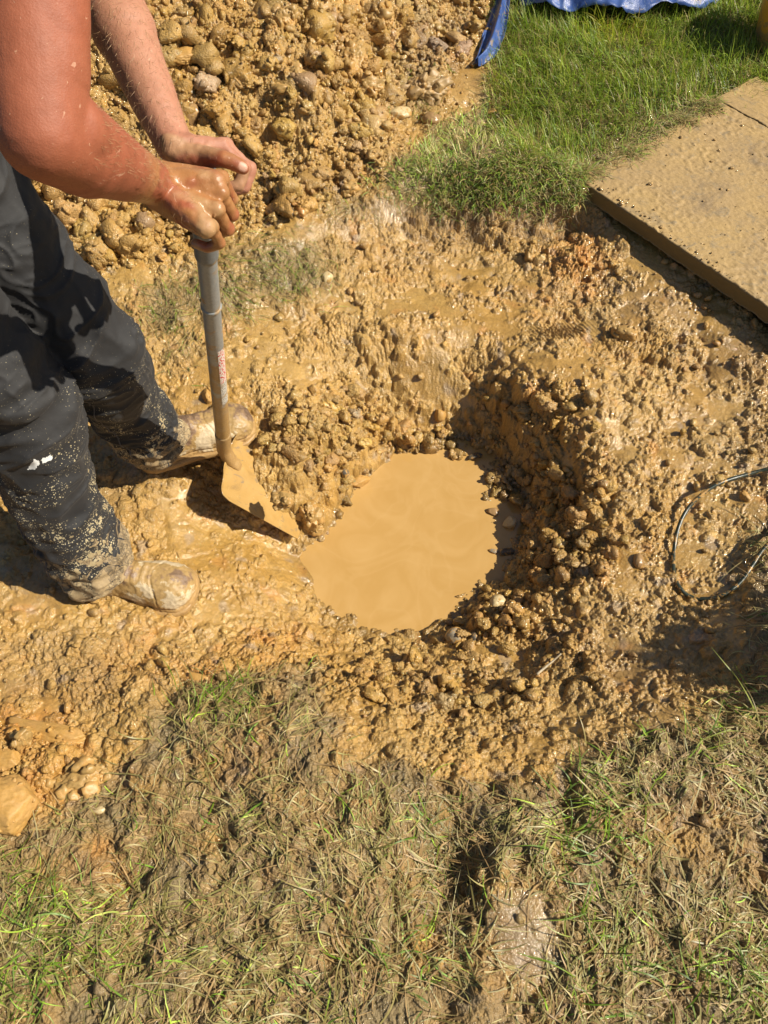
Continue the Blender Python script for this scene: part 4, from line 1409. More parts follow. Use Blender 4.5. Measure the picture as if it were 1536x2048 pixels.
MS = {
 'mudclod': stone_material("mud_clod", [(.3, (.33, .20, .062)), (.7, (.43, .275, .10))], .45, .5),
 'clay': stone_material("orange_clay", [(.3, (.40, .21, .045)), (.7, (.47, .28, .085))], .6, .45),
 'cream': stone_material("cream_stone", [(.3, (.48, .36, .17)), (.7, (.58, .46, .26))], .4, .5),
 'flint': stone_material("dark_flint", [(.3, (.06, .055, .045)), (.7, (.17, .14, .10))], .3, .55),
 'brown': stone_material("brown_pebble", [(.3, (.26, .15, .06)), (.7, (.34, .21, .09))], .28, .15),
 'orange': stone_material("orange_pebble", [(.3, (.42, .20, .06)), (.7, (.50, .27, .10))], .25, .25),
 'grey': stone_material("grey_stone", [(.3, (.24, .20, .14)), (.7, (.36, .30, .21))], .3, .6),
 'turf': stone_material("earthy_sod", [(.3, (.30, .19, .08)), (.7, (.42, .28, .12))], .5, .3),
}
STONES = [  # u, v, radius px, (w,d,h) proportions, material, roundness, category, label, name
 (862, 236, 19, (1.05, .9, .75), 'brown', .9, 'pebble', 'smooth round brown pebble in the grass at the foot of the heap', 'pebble'),
 (960, 246, 12, (1.1, .9, .6), 'cream', .4, 'stone', 'small pale yellow stone at the lawn edge right of the round brown pebble', 'stone'),
 (984, 222, 9, (1.3, .9, .6), 'orange', .4, 'stone', 'little orange brown stone just above the pale yellow stone by the lawn', 'stone'),
 (573, 417, 17, (1.1, .9, .7), 'flint', .5, 'stone', 'dark grey stone beside a smooth orange pebble at the foot of the heap', 'stone'),
 (603, 420, 14, (.7, 1.1, .7), 'orange', .9, 'pebble', 'smooth orange oval pebble at the edge of the small puddle below the heap', 'pebble'),
 (383, 222, 23, (.85, 1, .8), 'brown', .5, 'stone', 'brown angular stone on the heap just above the far hand', 'stone'),
 (374, 184, 12, (1.3, .8, .7), 'grey', .3, 'stone', 'shiny pale grey stone above the brown angular stone on the heap', 'stone'),
 (820, 78, 9, (.8, 1.1, .8), 'grey', .6, 'stone', 'small blue grey stone in the smooth brown mud patch near the tarp', 'stone'),
 (800, 222, 24, (1.2, .7, .5), 'cream', .5, 'stone', 'flat cream stone with grey top half buried at the right foot of the heap', 'stone'),
 (430, 138, 17, (1.2, .9, .7), 'mudclod', .2, 'clod', 'wedge shaped clod beside the square clay slab on the heap', 'mud_clod'),
 (368, 103, 38, (1.2, 1.0, .45), 'clay', .1, 'clod', 'smooth flat faced square clay slab on the heap left of its middle', 'clay_slab'),
 (704, 118, 48, (.95, 1.05, .9), 'mudclod', .35, 'clod', 'largest wet rounded clod on the right half of the heap', 'mud_clod'),
 (590, 158, 42, (1.0, .9, .8), 'mudclod', .3, 'clod', 'big craggy clod left of and below the largest wet clod on the heap', 'mud_clod'),
 (735, 178, 34, (1.1, .9, .8), 'mudclod', .2, 'clod', 'craggy clod directly below the largest wet clod on the heap', 'mud_clod'),
 (755, 240, 28, (.9, 1, .8), 'mudclod', .2, 'clod', 'clod with a dark hollow beneath it at the lower right edge of the heap', 'mud_clod'),
 (570, 40, 34, (1.0, .9, .8), 'mudclod', .25, 'clod', 'rounded knobbly clod near the top of the heap', 'mud_clod'),
 (760, 40, 40, (1.2, .8, .8), 'mudclod', .2, 'clod', 'long broken clod near the top right of the heap', 'mud_clod'),
 (700, 375, 24, (1.1, .9, .8), 'mudclod', .25, 'clod', 'clod with a deep dark shadow at the foot of the heap above the turf edge', 'mud_clod'),
 (845, 168, 46, (1.2, .8, .7), 'turf', .4, 'sod', 'upturned sod with matted roots between the heap and the tarp', 'sod'),
 (622, 1030, 40, (.72, .8, 1.15), 'mudclod', .35, 'clod', 'tall crumbly clod standing at the tip of the shovel blade', 'mud_clod'),
 (567, 1005, 26, (.95, .9, .75), 'mudclod', .6, 'clod', 'rounded wet clod lying on the edge of the shovel blade', 'mud_clod'),
 (690, 948, 12, (.8, .8, .9), 'flint', .3, 'stone', 'small dark flint at the upper left shore of the pool', 'stone'),
 (715, 960, 22, (1.2, .9, .7), 'clay', .2, 'clod', 'pointed orange clay lump at the upper left shore of the pool', 'clay_lump'),
 (880, 830, 15, (.9, .9, 1.0), 'clay', .5, 'stone', 'yellow orange stone at the foot of the bank above the pool', 'stone'),
 (948, 928, 15, (1.1, .6, .6), 'flint', .1, 'stone', 'dark pointed flint sticking out of the pool near its top shore', 'stone'),
 (905, 920, 16, (1, .9, .7), 'mudclod', .3, 'clod', 'small clod surrounded by water at the top of the pool', 'mud_clod'),
 (1018, 1052, 17, (.85, .9, 1.1), 'cream', .2, 'stone', 'pale angular stone standing on the right shore of the pool', 'stone'),
 (982, 1034, 12, (1.3, .8, .6), 'brown', .3, 'stone', 'small flat brown stone at the waterline left of the pale angular stone', 'stone'),
 (1015, 1104, 15, (1.3, .5, .6), 'flint', .1, 'stone', 'dark slanting flint in the shaded right edge of the pool', 'stone'),
 (985, 1112, 9, (1.2, .7, .6), 'grey', .5, 'stone', 'little grey stone in the pool left of the slanting flint', 'stone'),
 (994, 1200, 20, (1.05, .9, .8), 'cream', .6, 'stone', 'pale rounded wet stone on the bank below the pool', 'stone'),
 (1085, 1155, 24, (.9, .8, 1.0), 'mudclod', .1, 'clod', 'upright angular clod on the bank right of the pale rounded stone', 'mud_clod'),
 (908, 1268, 20, (1, .9, .8), 'grey', .5, 'stone', 'greyish muddy stone left of a smaller round dark pebble below the pool', 'stone'),
 (948, 1272, 11, (1, 1, .9), 'flint', .8, 'pebble', 'small round dark pebble below the pool', 'pebble'),
 (950, 1312, 19, (1.3, .9, .7), 'mudclod', .3, 'clod', 'clod lying in the middle of the small lower puddle', 'mud_clod'),
 (1275, 1118, 19, (.6, 1.0, .7), 'brown', .8, 'pebble', 'smooth oval brown pebble in wet mud left of the hose loop', 'pebble'),
 (1488, 990, 14, (.7, 1, .8), 'clay', .4, 'stone', 'small yellow stone beneath the hose near the right edge', 'stone'),
 (1246, 662, 26, (1, .8, .9), 'mudclod', .25, 'clod', 'rounded clod casting a shadow near the ribbed boot print', 'mud_clod'),
 (893, 1512, 13, (.9, 1.1, .6), 'clay', .4, 'stone', 'orange stone at the border of mud and trampled grass', 'stone'),
 (201, 1618, 12, (1.1, .8, .7), 'cream', .5, 'stone', 'small pale orange stone in the trampled grass near the big orange clay lump', 'stone'),
 (28, 1592, 62, (1.15, .95, .75), 'clay', .35, 'clay lump', 'largest smooth orange clay lump at the border of the trampled grass', 'clay_lump'),
 (12, 1510, 34, (1.2, .8, .6), 'clay', .1, 'clay lump', 'broken orange clay piece just above the largest clay lump', 'clay_lump'),
 (48, 1472, 27, (.75, .8, 1.1), 'mudclod', .2, 'clod', 'pointed upright clod left of the flat smeared clay slab', 'mud_clod'),
 (115, 1452, 62, (1.3, .55, .35), 'clay', .1, 'clay lump', 'flat smeared ochre clay slab with straight scrape marks', 'clay_slab'),
 (160, 1545, 55, (1.3, .7, .4), 'mudclod', .7, 'mud lump', 'smooth glistening mud lump right of the largest orange clay lump', 'mud_lump'),
 (395, 1352, 17, (1.2, .8, .6), 'clay', .2, 'clay lump', 'bright orange clay crumb above the grass tuft', 'clay_lump'),
 (1025, 1375, 16, (1.2, .8, .7), 'clay', .2, 'stone', 'yellow brown stone beside the lying twig', 'stone'),
 (655, 552, 15, (1.1, .9, .7), 'cream', .5, 'stone', 'shiny pale stone in the mud right of the dark grass tuft', 'stone'),
 (415, 790, 20, (.6, 1.1, .8), 'clay', .2, 'clod', 'yellow clay piece right behind the lower shovel shaft above the far boot', 'clay_lump'),
 (1060, 505, 20, (1, .8, .8), 'mudclod', .2, 'clod', 'craggy clod left of the rusty orange soil patch', 'mud_clod'),
]
for i, (u_p, v_p, rp_, el, mt_, rd, cat, lab, nm) in enumerate(STONES):
    h_ = hit(u_p, v_p + rp_ * .3)
    dep = h_[1] * cp - (h_[2] - CAM_H) * sp_
    r_ = rp_ / FPX * dep
    if 'upper' in lab: pass
    if v_p > 880 and v_p < 1150 and 600 < u_p < 1040: h_[2] = max(h_[2], -.333)
    if (u_p, v_p) in ((567, 1005),): h_ = np.array(P(567, 1003, 1.90)); h_[2] += 0
    sub = 5 if rp_ > 30 else 4
    isclod = mt_ in ('mudclod', 'turf')
    V, F = rock(900 + i * 7, sub, 11, (.22 if isclod else .07) * (1 - .4 * rd) + (.03 if rd > .5 else 0), rd, el, .09 if isclod else .02)
    a_ = (i * 1.7) % 6.28 if (abs(el[0] - el[1]) < .25) else [.3, -.2][i % 2]
    R_ = np.array([[math.cos(a_), -math.sin(a_), 0], [math.sin(a_), math.cos(a_), 0], [0, 0, 1]])
    if isclod or mt_ == 'clay':
        kk = (90 if rp_ > 30 else 46) if isclod else (26 if rp_ > 20 else 8)
        g_ = np.random.default_rng(i + 5)
        core = V * (.88 if isclod else .96)
        Vs, Fs, oo = [core], [F], len(V)
        for q_ in range(kk):
            r3 = min((.045 if isclod else .03) * (1 + g_.pareto(1.3)), .32 if isclod else .16)
            V3, F3 = rock(3000 + i * 50 + q_, 3 if r3 * rp_ > 8 else 2, 8, .2, 0, (1, 1, 1), .06)
            V3 = V3 * r3 * g_.uniform(.7, 1.3, 3) + core[int(g_.integers(len(core)))] * g_.uniform(.86, 1.04)
            Vs.append(V3); Fs.append(F3 + oo); oo += len(V3)
        V = np.concatenate(Vs); F = np.concatenate(Fs)
    V = V @ R_.T * r_ * (1.0 if isclod else 1.1)
    if isclod and sub == 5:
        V = V + unit_rows(V) * (.05 * r_ * vn3(V / r_ * 11, 5))[:, None] if False else V * (1 + .05 * vn3(V / r_ * 12, 5)[:, None])
    o = mesh_obj(nm, V, F, MS[mt_], smooth_=not isclod)
    o.location = (h_[0], h_[1], h_[2] + r_ * el[2] * .15)
    tag(o, lab, cat, "clods and stones lying in the mud")

# ------------------------------------------------------------------ grass
def blades(name, x, y, hd, L_, wd, colr, a0, curv, mat, hug=0.0, seg=5, twist=None, z=None, lift=None):
    """ribbons rooted on the ground. a0: angle from horizontal at the root, curv: change over its length; hug: 0 free, 1 follows the ground"""
    n = len(x)
    V = []
    px_, py_ = x.copy(), y.copy()
    rz = gz(x, y) if z is None else z.copy()
    h = np.zeros(n); hd = hd.copy()
    tw_ = np.zeros(n) if twist is None else twist
    for k in range(seg + 1):
        t = k / seg
        zz = rz + h if hug == 0 else (1 - hug) * (rz + h) + hug * (gz(px_, py_) + np.maximum(h, .0015) + .001)
        zz = np.maximum(zz, gz(px_, py_) + .001) if z is None else zz
        ww = wd * (1 - .93 * t ** 1.8) * .5 * (.75 + .25 * min(1, t * 4))
        sx, sy = -np.sin(hd) * ww, np.cos(hd) * ww
        tl = tw_ * (t - .3)
        V.append(np.stack([px_ - sx * np.cos(tl), py_ - sy * np.cos(tl), zz - ww * np.sin(tl)], 1))
        V.append(np.stack([px_ + sx * np.cos(tl), py_ + sy * np.cos(tl), zz + ww * np.sin(tl)], 1))
        a = a0 + curv * t
        st = L_ / seg
        px_ = px_ + np.cos(hd) * np.cos(a) * st; py_ = py_ + np.sin(hd) * np.cos(a) * st
        h = h + np.sin(a) * st
        hd = hd + (lift if lift is not None else 0) / seg
    V = np.stack(V, 1).reshape(-1, 3)
    b0 = (np.arange(n) * 2 * (seg + 1))[:, None]
    F = np.concatenate([b0 + np.array([[2 * s, 2 * s + 1, 2 * s + 3, 2 * s + 2]]) for s in range(seg)], 0)
    t = np.repeat(np.linspace(0, 1, seg + 1), 2)[None, :, None]
    if colr.ndim == 2:
        Cc = np.repeat(colr[:, None, :], 2 * (seg + 1), 1)
    else:                                   # root colour and tip colour
        Cc = colr[:, 0][:, None] * (1 - t) + colr[:, 1][:, None] * t
    print(name, n)
    return tag(mesh_obj(name, V, F, mat, None, Cc.reshape(-1, 3)), kind="stuff")


def scatter(n, mask, seed, ur=(-150, 1690), vr=(-120, 2200)):
    """points spread evenly over the ground inside the area the picture shows (and a little more)"""
    g = np.random.default_rng(seed)
    x = g.uniform(-2.1, 2.1, n); y = g.uniform(-.35, 4.0, n)
    k = np.abs(x) < wid(y) * 1.12
    x, y = x[k], y[k]
    p = samp(mask, x + .02 * pn(x * 18, y * 18, 61), y + .02 * pn(x * 18, y * 18, 62))
    k = g.random(len(x)) < p
    return x[k], y[k], g


GREENS = np.array([[.18, .31, .022], [.26, .40, .03], [.35, .48, .05], [.13, .23, .02], [.42, .47, .10], [.22, .34, .07]])
DRY = np.array([[.42, .36, .14], [.34, .27, .10], [.50, .44, .22], [.28, .24, .08]])
OLIVE = np.array([[.27, .23, .065], [.37, .30, .10], [.20, .17, .05], [.44, .35, .14], [.30, .27, .08]])
MUDC = np.array([[.38, .24, .09], [.30, .19, .075], [.44, .29, .12], [.25, .16, .065]])


def pick(pal, n, g, var=.18):
    return pal[g.integers(0, len(pal), n)] * (1 + var * g.uniform(-1, 1, (n, 1)))


# lawn, long and green towards the tarp
lawn_d = lawn_bright * .9
x, y, g = scatter(300000, lawn_d, 21)
lush = np.clip(samp(lawn_bright, x, y) * smooth(1.9, 2.7, y), 0, 1)
clump = pn(x * 9, y * 9, 63)
n = len(x)
c = pick(GREENS, n, g)
yl = (g.random(n) < .10 + .16 * (1 - lush) + .2 * (clump < -.3)); c[yl] = pick(DRY, yl.sum(), g)
warm = smooth(.1, .5, pn(x * 4, y * 4, 66))[:, None]
c = c * (1 - .5 * warm) + c * np.array([1.5, 1.2, .6]) * .5 * warm
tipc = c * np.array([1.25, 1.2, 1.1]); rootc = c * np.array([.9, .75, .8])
L_ = (.026 + .050 * lush) * g.uniform(.6, 1.5, n) * (1 + .5 * clump)
hd = 6.28 * g.random(n) * .55 + 3 * pn(x * 3.5, y * 3.5, 64) + 2.2
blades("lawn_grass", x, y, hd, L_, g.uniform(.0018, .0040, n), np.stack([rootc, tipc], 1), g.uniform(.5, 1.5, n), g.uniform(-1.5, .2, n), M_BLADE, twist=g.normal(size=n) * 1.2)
# long pale stalks and seed heads lying over the lawn
x, y, g = scatter(9000, lawn_bright, 22); n = len(x)
blades("long_lawn_stalks", x, y, g.uniform(0, 6.28, n), g.uniform(.08, .17, n), g.uniform(.0014, .0024, n), pick(np.vstack([DRY, GREENS[4:5] * 1.3]), n, g), g.uniform(.15, .8, n), g.uniform(-.9, .1, n), M_BLADE, seg=9, lift=g.normal(size=n) * .8)
# broad weed leaves low in the lawn
x, y, g = scatter(9000, np.clip(lawn_bright * (blobs([(1330, 190, 160, 50, 1), (1480, 150, 120, 60, 1), (1290, 235, 90, 30, 1), (1150, 120, 60, 50, .6)])), 0, 1) * .8, 23); n = len(x)
blades("lawn_weeds", x, y, g.uniform(0, 6.28, n), g.uniform(.014, .03, n), g.uniform(.006, .012, n), pick(np.array([[.13, .19, .07], [.18, .24, .11], [.22, .26, .13], [.10, .15, .05]]), n, g), g.uniform(.1, .9, n), g.uniform(-.7, .2, n), M_BLADE, seg=4, twist=g.normal(size=n), z=gz(x, y) + .012)

# muddy short grass along the turf edge
edge_g = np.clip(lawn * (1 - .75 * lawn_bright), 0, 1)
x, y, g = scatter(420000, edge_g * .95, 24)
k = g.random(len(x)) < .45 + .9 * smooth(-.25, .25, pn(x * 11, y * 11, 72) + .4 * pn(x * 30, y * 30, 73)); x, y = x[k], y[k]; n = len(x)
gr = smooth(-.1, .4, pn(x * 8, y * 8, 65))
c = pick(OLIVE, n, g)
m_ = g.random(n) < .45 * (1 + .8 * gr); c[m_] = pick(GREENS, m_.sum(), g)
m_ = g.random(n) < .22; c[m_] = pick(MUDC, m_.sum(), g)
m_ = g.random(n) < .15; c[m_] = pick(DRY, m_.sum(), g)
c *= 1.2
blades("muddy_turf_grass", x, y, 6 * pn(x * 9, y * 9, 74) + g.normal(size=n) * 1.2, g.uniform(.018, .062, n), g.uniform(.0016, .0036, n), c, g.uniform(.1, 1.2, n), g.uniform(-1.0, .3, n), M_FLAT, twist=g.normal(size=n))

# trampled grass in the foreground: combed flat, coated in mud, some still green
x, y, g = scatter(420000, np.clip(bottom * (1 - .90 * mudgap), 0, 1) * .66, 25)
k = g.random(len(x)) < .10 + 1.1 * smooth(-.25, .2, pn(x * 7, y * 7, 67) + .4 * pn(x * 22, y * 22, 77)); x, y = x[k], y[k]; n = len(x)
gn = samp(green, x, y)
c = pick(OLIVE, n, g)
c *= (1 - .45 * samp(blobs([(905, 1740, 70, 130, 1), (860, 1900, 80, 90, .6)]), x, y))[:, None]  # shade of the trodden hollow painted into the blade colours
m_ = g.random(n) < .50 - .3 * gn; c[m_] = pick(MUDC, m_.sum(), g)
m_ = g.random(n) < .03 + .42 * gn ** 1.3; c[m_] = pick(GREENS, m_.sum(), g) * g.uniform(.8, 1.5, (m_.sum(), 1))
m_ = g.random(n) < .05; c[m_] = pick(DRY, m_.sum(), g)
field = 2.6 * pn(x * 2.3, y * 2.3, 68) * 2 + .9 + 1.5 * pn(x * 8, y * 8, 71)
hd = field + g.normal(size=n) * .75 + np.pi * (g.random(n) < .3)
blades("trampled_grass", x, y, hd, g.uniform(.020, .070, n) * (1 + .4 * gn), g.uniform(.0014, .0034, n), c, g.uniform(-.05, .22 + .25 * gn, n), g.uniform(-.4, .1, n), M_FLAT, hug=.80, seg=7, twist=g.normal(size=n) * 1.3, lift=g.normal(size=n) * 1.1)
# looser upright and arching blades on top
x, y, g = scatter(45000, np.clip(bottom * (1 - .97 * mudgap) * (.14 + .8 * green), 0, 1), 26)
n = len(x); gn = samp(green, x, y)
c = pick(OLIVE, n, g) * 1.15
m_ = g.random(n) < .06 + .6 * gn; c[m_] = pick(GREENS, m_.sum(), g) * 1.05
m_ = g.random(n) < .10; c[m_] = pick(DRY, m_.sum(), g) * 1.1
hd = 2.6 * pn(x * 2.3, y * 2.3, 68) * 2 + .9 + g.normal(size=n) * 1.0
blades("loose_grass_blades", x, y, hd, g.uniform(.03, .10, n), g.uniform(.0016, .0034, n), c, g.uniform(.15, .9, n), g.uniform(-1.5, -.3, n), M_BLADE, seg=8, twist=g.normal(size=n), lift=g.normal(size=n) * .8)
# long arching green blades in the surviving clumps
x, y, g = scatter(110000, np.clip(blobs([(1195, 1600, 90, 50, 1.4), (1215, 1690, 70, 60, 1), (1180, 1850, 50, 80, .6), (1460, 1960, 110, 100, .9), (60, 1890, 130, 110, .4), (420, 1400, 100, 26, .5), (1500, 1390, 50, 40, .6), (1440, 1450, 70, 30, .4), (860, 1930, 70, 80, .25), (880, 1690, 50, 60, .3)]), 0, 1) * .55, 31)
n = len(x)
c = pick(GREENS, n, g) * .9
m_ = g.random(n) < .30; c[m_] = pick(np.vstack([OLIVE, DRY]), m_.sum(), g)
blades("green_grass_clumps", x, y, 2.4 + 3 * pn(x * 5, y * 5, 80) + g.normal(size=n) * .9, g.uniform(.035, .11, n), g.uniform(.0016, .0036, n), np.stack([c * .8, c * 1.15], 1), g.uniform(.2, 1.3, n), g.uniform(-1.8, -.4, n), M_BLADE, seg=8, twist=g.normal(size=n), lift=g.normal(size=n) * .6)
# a few long straw stalks pressed into the mud
x, y, g = scatter(5000, np.clip(bottom, 0, 1), 27); n = len(x)
blades("straw_stalks", x, y, g.uniform(0, 6.28, n), g.uniform(.08, .16, n), g.uniform(.0016, .003, n), pick(np.vstack([DRY, MUDC]), n, g), g.uniform(.0, .1, n), g.uniform(-.15, .05, n), M_FLAT, hug=.6, seg=12, lift=g.normal(size=n) * .6)
# tufts left standing in the mud
x, y, g = scatter(260000, np.clip(tufts * 1.3, 0, 1), 28); n = len(x)
c = pick(OLIVE, n, g)
c *= .85
m_ = g.random(n) < .25; c[m_] = pick(MUDC, m_.sum(), g)
m_ = g.random(n) < .22; c[m_] = pick(GREENS, m_.sum(), g) * .8
hd = -1.0 + 2.2 * pn(x * 4, y * 4, 69) + g.normal(size=n) * .5
blades("mud_caked_grass_tufts", x, y, hd, g.uniform(.022, .065, n), g.uniform(.0012, .0026, n), c, g.uniform(.0, .8, n), g.uniform(-1.0, -.1, n), M_FLAT, seg=6, hug=.45, twist=g.normal(size=n))
# grass hanging over the cut turf edge, roots in the cut face
g = np.random.default_rng(29); n = 5200
t = g.random(n); ue = np.interp(t, [0, .25, .5, .75, 1], [720, 870, 960, 1060, 1165]); t_keep = g.random(n) < .12 + .88 * smooth(760, 960, ue + 40 * pn(t * 11, t * 0 + 4.5, 96)); ve = np.interp(t, [0, .25, .5, .75, 1], [394, 398, 400, 396, 396]) - 42 * g.random(n) ** 1.3 + 6 * g.normal(size=n) + 9 * pn(t * 14, t * 0 + .5, 95)
ue, ve, t = ue[t_keep], ve[t_keep], t[t_keep]; n = len(ue)
q = at(ue, ve, .0); x, y = q[0], q[1]
c = pick(np.vstack([OLIVE, GREENS * .8, GREENS * .8, DRY, MUDC]), n, g)
blades("overhanging_turf_fringe", x, y, -1.57 + g.normal(size=n) * 1.5, g.uniform(.02, .060, n), g.uniform(.0016, .0034, n), c, g.uniform(.2, 1.2, n), g.uniform(-2.0, -.6, n), M_FLAT, seg=6, z=gz(x, y), twist=g.normal(size=n))
g = np.random.default_rng(30); n = 900
ue = g.uniform(700, 1180, n); ve = 420 + 30 * g.random(n) + 0 * ue
q = at(ue, ve, -.04); x, y = q[0], q[1]
blades("dangling_roots", x, y, -1.57 + g.normal(size=n) * .5, g.uniform(.02, .05, n), g.uniform(.0006, .0012, n), pick(np.array([[.22, .15, .08], [.34, .24, .13]]), n, g), g.uniform(-.9, .1, n), g.uniform(-1.2, .2, n), M_FLAT, seg=6, hug=.5, lift=g.normal(size=n) * 1.5)
# right edge rim grass
# ------------------------------------------------------------------ muddy paving slabs
def slab_material(name):
    m, nt, bs, L = nmat(name)
    tc = N(nt, "TexCoord"); v = tc.outputs["Object"]
    n1 = noise_node(nt, 4, 7, .7, v, .5); n2 = noise_node(nt, 22, 7, .7, v, .5); n3 = noise_node(nt, 190, 5, .7, v)
    c = ramp(nt, n1.outputs[0], [(.30, (.20, .14, .08)), (.40, (.36, .24, .105)), (.58, (.41, .27, .105)), (.68, (.30, .215, .11)), (.76, (.22, .165, .10))]).outputs[0]
    gfac = ramp(nt, n2.outputs[0], [(.54, 0.0), (.66, .8)]).outputs[0]
    c = mix(nt, gfac, c, (.25, .19, .11))
    c = mix(nt, 1.0, c, ramp(nt, n3.outputs[0], [(.3, .82), (.7, 1.14)]).outputs[0], 'MULTIPLY')
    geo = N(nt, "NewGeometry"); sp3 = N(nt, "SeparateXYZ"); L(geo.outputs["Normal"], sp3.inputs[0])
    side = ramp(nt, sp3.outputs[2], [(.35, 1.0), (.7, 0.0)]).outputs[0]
    c = mix(nt, N_fac(nt, side, .9), c, (.13, .095, .035))  # shade on the slab's sides put into their colour
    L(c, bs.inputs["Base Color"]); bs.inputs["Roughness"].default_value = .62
    L(bump(nt, n2.outputs[0], .5, .004, bump(nt, n3.outputs[0], .5, .0015)), bs.inputs["Normal"])
    return m


def slab(name, A, B, D, z, thick, nx, ny, seed, mat):
    """box with rough top: A corner, A->B and A->D edges (xy)"""
    A, B, D = [np.asarray(q[:2], float) for q in (A, B, D)]
    e1, e2 = B - A, D - A
    l1, l2 = np.linalg.norm(e1), np.linalg.norm(e2)
    s = np.linspace(0, 1, nx); t = np.linspace(0, 1, ny)
    s = np.concatenate([np.linspace(0, .012, 6)[:-1], np.linspace(.012, .988, nx), np.linspace(.988, 1, 6)[1:]])
    t = np.concatenate([np.linspace(0, .02, 8)[:-1], np.linspace(.02, .98, ny), np.linspace(.98, 1, 8)[1:]])
    S_, T_ = np.meshgrid(s, t)
    x = A[0] + e1[0] * S_ + e2[0] * T_; y = A[1] + e1[1] * S_ + e2[1] * T_
    de = np.minimum(np.minimum(S_, 1 - S_) * l1, np.minimum(T_, 1 - T_) * l2)
    chip = .004 + .005 * np.clip(pn(x * 18, y * 18, seed) + .5 * pn(x * 60, y * 60, seed + 3), 0, 1)
    rd = np.where(de < chip, chip - np.sqrt(np.clip(chip ** 2 - (chip - de) ** 2, 0, 1)), 0)
    pt = .5 * smooth(-.1, .3, pn(x * 5, y * 5, seed + 7) + .4 * pn(x * 14, y * 14, seed + 8))
    hh = (.0045 * np.abs(pn(x * 30 + pn(x * 15, y * 15, 3), y * 22, seed + 1)) + .0030 * smooth(.05, .2, pn(x * 48, y * 48, seed + 9))) * (.25 + pt) + .0016 * pn(x * 110, y * 110, seed + 2) + .004 * np.clip(pn(x * 7, y * 7, seed + 4), 0, 1)
    zt = z + hh - rd
    nyy, nxx = x.shape
    V = [np.stack([x, y, zt], -1).reshape(-1, 3)]
    idx = np.arange(nxx * nyy).reshape(nyy, nxx)
    F = [[idx[j, i], idx[j, i + 1], idx[j + 1, i + 1], idx[j + 1, i]] for j in range(nyy - 1) for i in range(nxx - 1)]
    ring = list(idx[0, :]) + list(idx[1:, -1]) + list(idx[-1, :-1][::-1]) + list(idx[1:-1, 0][::-1])
    top = V[0][ring]
    n0 = len(V[0]); lev_ = 8
    ctr = (A + (e1 + e2) / 2)
    prev = ring
    for k in range(1, lev_ + 1):
        f_ = k / lev_
        rr = top.copy(); rr[:, 2] = top[:, 2] - .004 * 0 - (thick) * f_
        out = rr[:, :2] - ctr; out /= np.linalg.norm(out, axis=1)[:, None]
        rr[:, :2] += out * (.002 * pn(rr[:, 0] * 60 + k, rr[:, 1] * 60 + k * 3, seed + 5))[:, None] * (1 if k < lev_ else 0)
        cur = list(range(n0, n0 + len(ring))); n0 += len(ring); V.append(rr)
        for a in range(len(ring)):
            b = (a + 1) % len(ring)
            F.append([prev[a], cur[a], cur[b], prev[b]])
        prev = cur
    F.append(prev)
    return mesh_obj(name, np.concatenate(V), F, mat)


M_SLAB = slab_material("mud_coated_concrete")
ZS = .027
A_ = at(1152, 354, ZS); B_ = at(1600, 657, ZS)
e1 = unit((B_ - A_)[:2]); e2 = np.array([-e1[1], e1[0]])
Dp = at(1475, 222, ZS)
d2_ = (Dp - A_)[:2] @ e2
LB_ = 1.35
A2 = A_[:2]
ss = slab("paving_slab", A2, A2 + e1 * LB_, A2 + e2 * d2_, ZS, .042, 300, 240, 81, M_SLAB)
tag(ss, "large mud coated concrete slab with a thick exposed edge above the hole", "paving slab")
A3 = A2 + e2 * (d2_ + .012) - e1 * .03
s2 = slab("paving_slab", A3, A3 + e1 * LB_, A3 + e2 * d2_ * .32, ZS - .004, .04, 160, 120, 91, M_SLAB)
tag(s2, "second muddy slab behind the large slab, separated by a dark joint", "paving slab")

# ------------------------------------------------------------------ blue tarpaulin
def tarp_material():
    m, nt, bs, L = nmat("blue_tarpaulin")
    tc = N(nt, "TexCoord"); v = tc.outputs["Object"]
    n1 = noise_node(nt, 9, 5, .6, v); n2 = noise_node(nt, 26, 5, .65, v, .8); n3 = noise_node(nt, 300, 2, .5, v)
    c = ramp(nt, n1.outputs[0], [(.3, (.03, .065, .22)), (.7, (.07, .13, .34))]).outputs[0]
    f = ramp(nt, n2.outputs[0], [(.58, 0.0), (.66, .7)]).outputs[0]
    c = mix(nt, f, c, (.34, .24, .12))
    L(c, bs.inputs["Base Color"]); bs.inputs["Roughness"].default_value = .32
    w1 = N(nt, "TexWave"); w1.inputs["Scale"].default_value = 130; w1.bands_direction = 'X'; L(v, w1.inputs["Vector"])
    w2 = N(nt, "TexWave"); w2.inputs["Scale"].default_value = 130; w2.bands_direction = 'Y'; L(v, w2.inputs["Vector"])
    L(bump(nt, n2.outputs[0], .5, .006, bump(nt, w1.outputs["Fac"], .25, .0006, bump(nt, w2.outputs["Fac"], .25, .0006))), bs.inputs["Normal"])
    return m


def sheet(front, back, n, m, zf, zb, seed, amp_):
    V, F = [], []
    fr = spline(front, n); bk = spline(back, n)
    for i in range(n):
        for j in range(m):
            t = j / (m - 1)
            p = fr[i] * (1 - t) + bk[i] * t
            p = p.copy()
            p[2] += zf(i / (n - 1), t)
            V.append(p)
    V = np.array(V)
    V[:, 2] += amp_ * (1 - np.abs(vn3(V * np.array([7, 5, 1]) + seed, seed)) * 2) + amp_ * .5 * (1 - 2 * np.abs(vn3(V * np.array([19, 13, 1]) + seed, seed + 1))) + amp_ * .15 * vn3(V * 60, seed + 2)
    V[:, 1] += amp_ * .6 * vn3(V * 11, seed + 3)
    for i in range(n - 1):
        for j in range(m - 1):
            a = i * m + j; F.append([a, a + 1, a + m + 1, a + m])
    return V, F


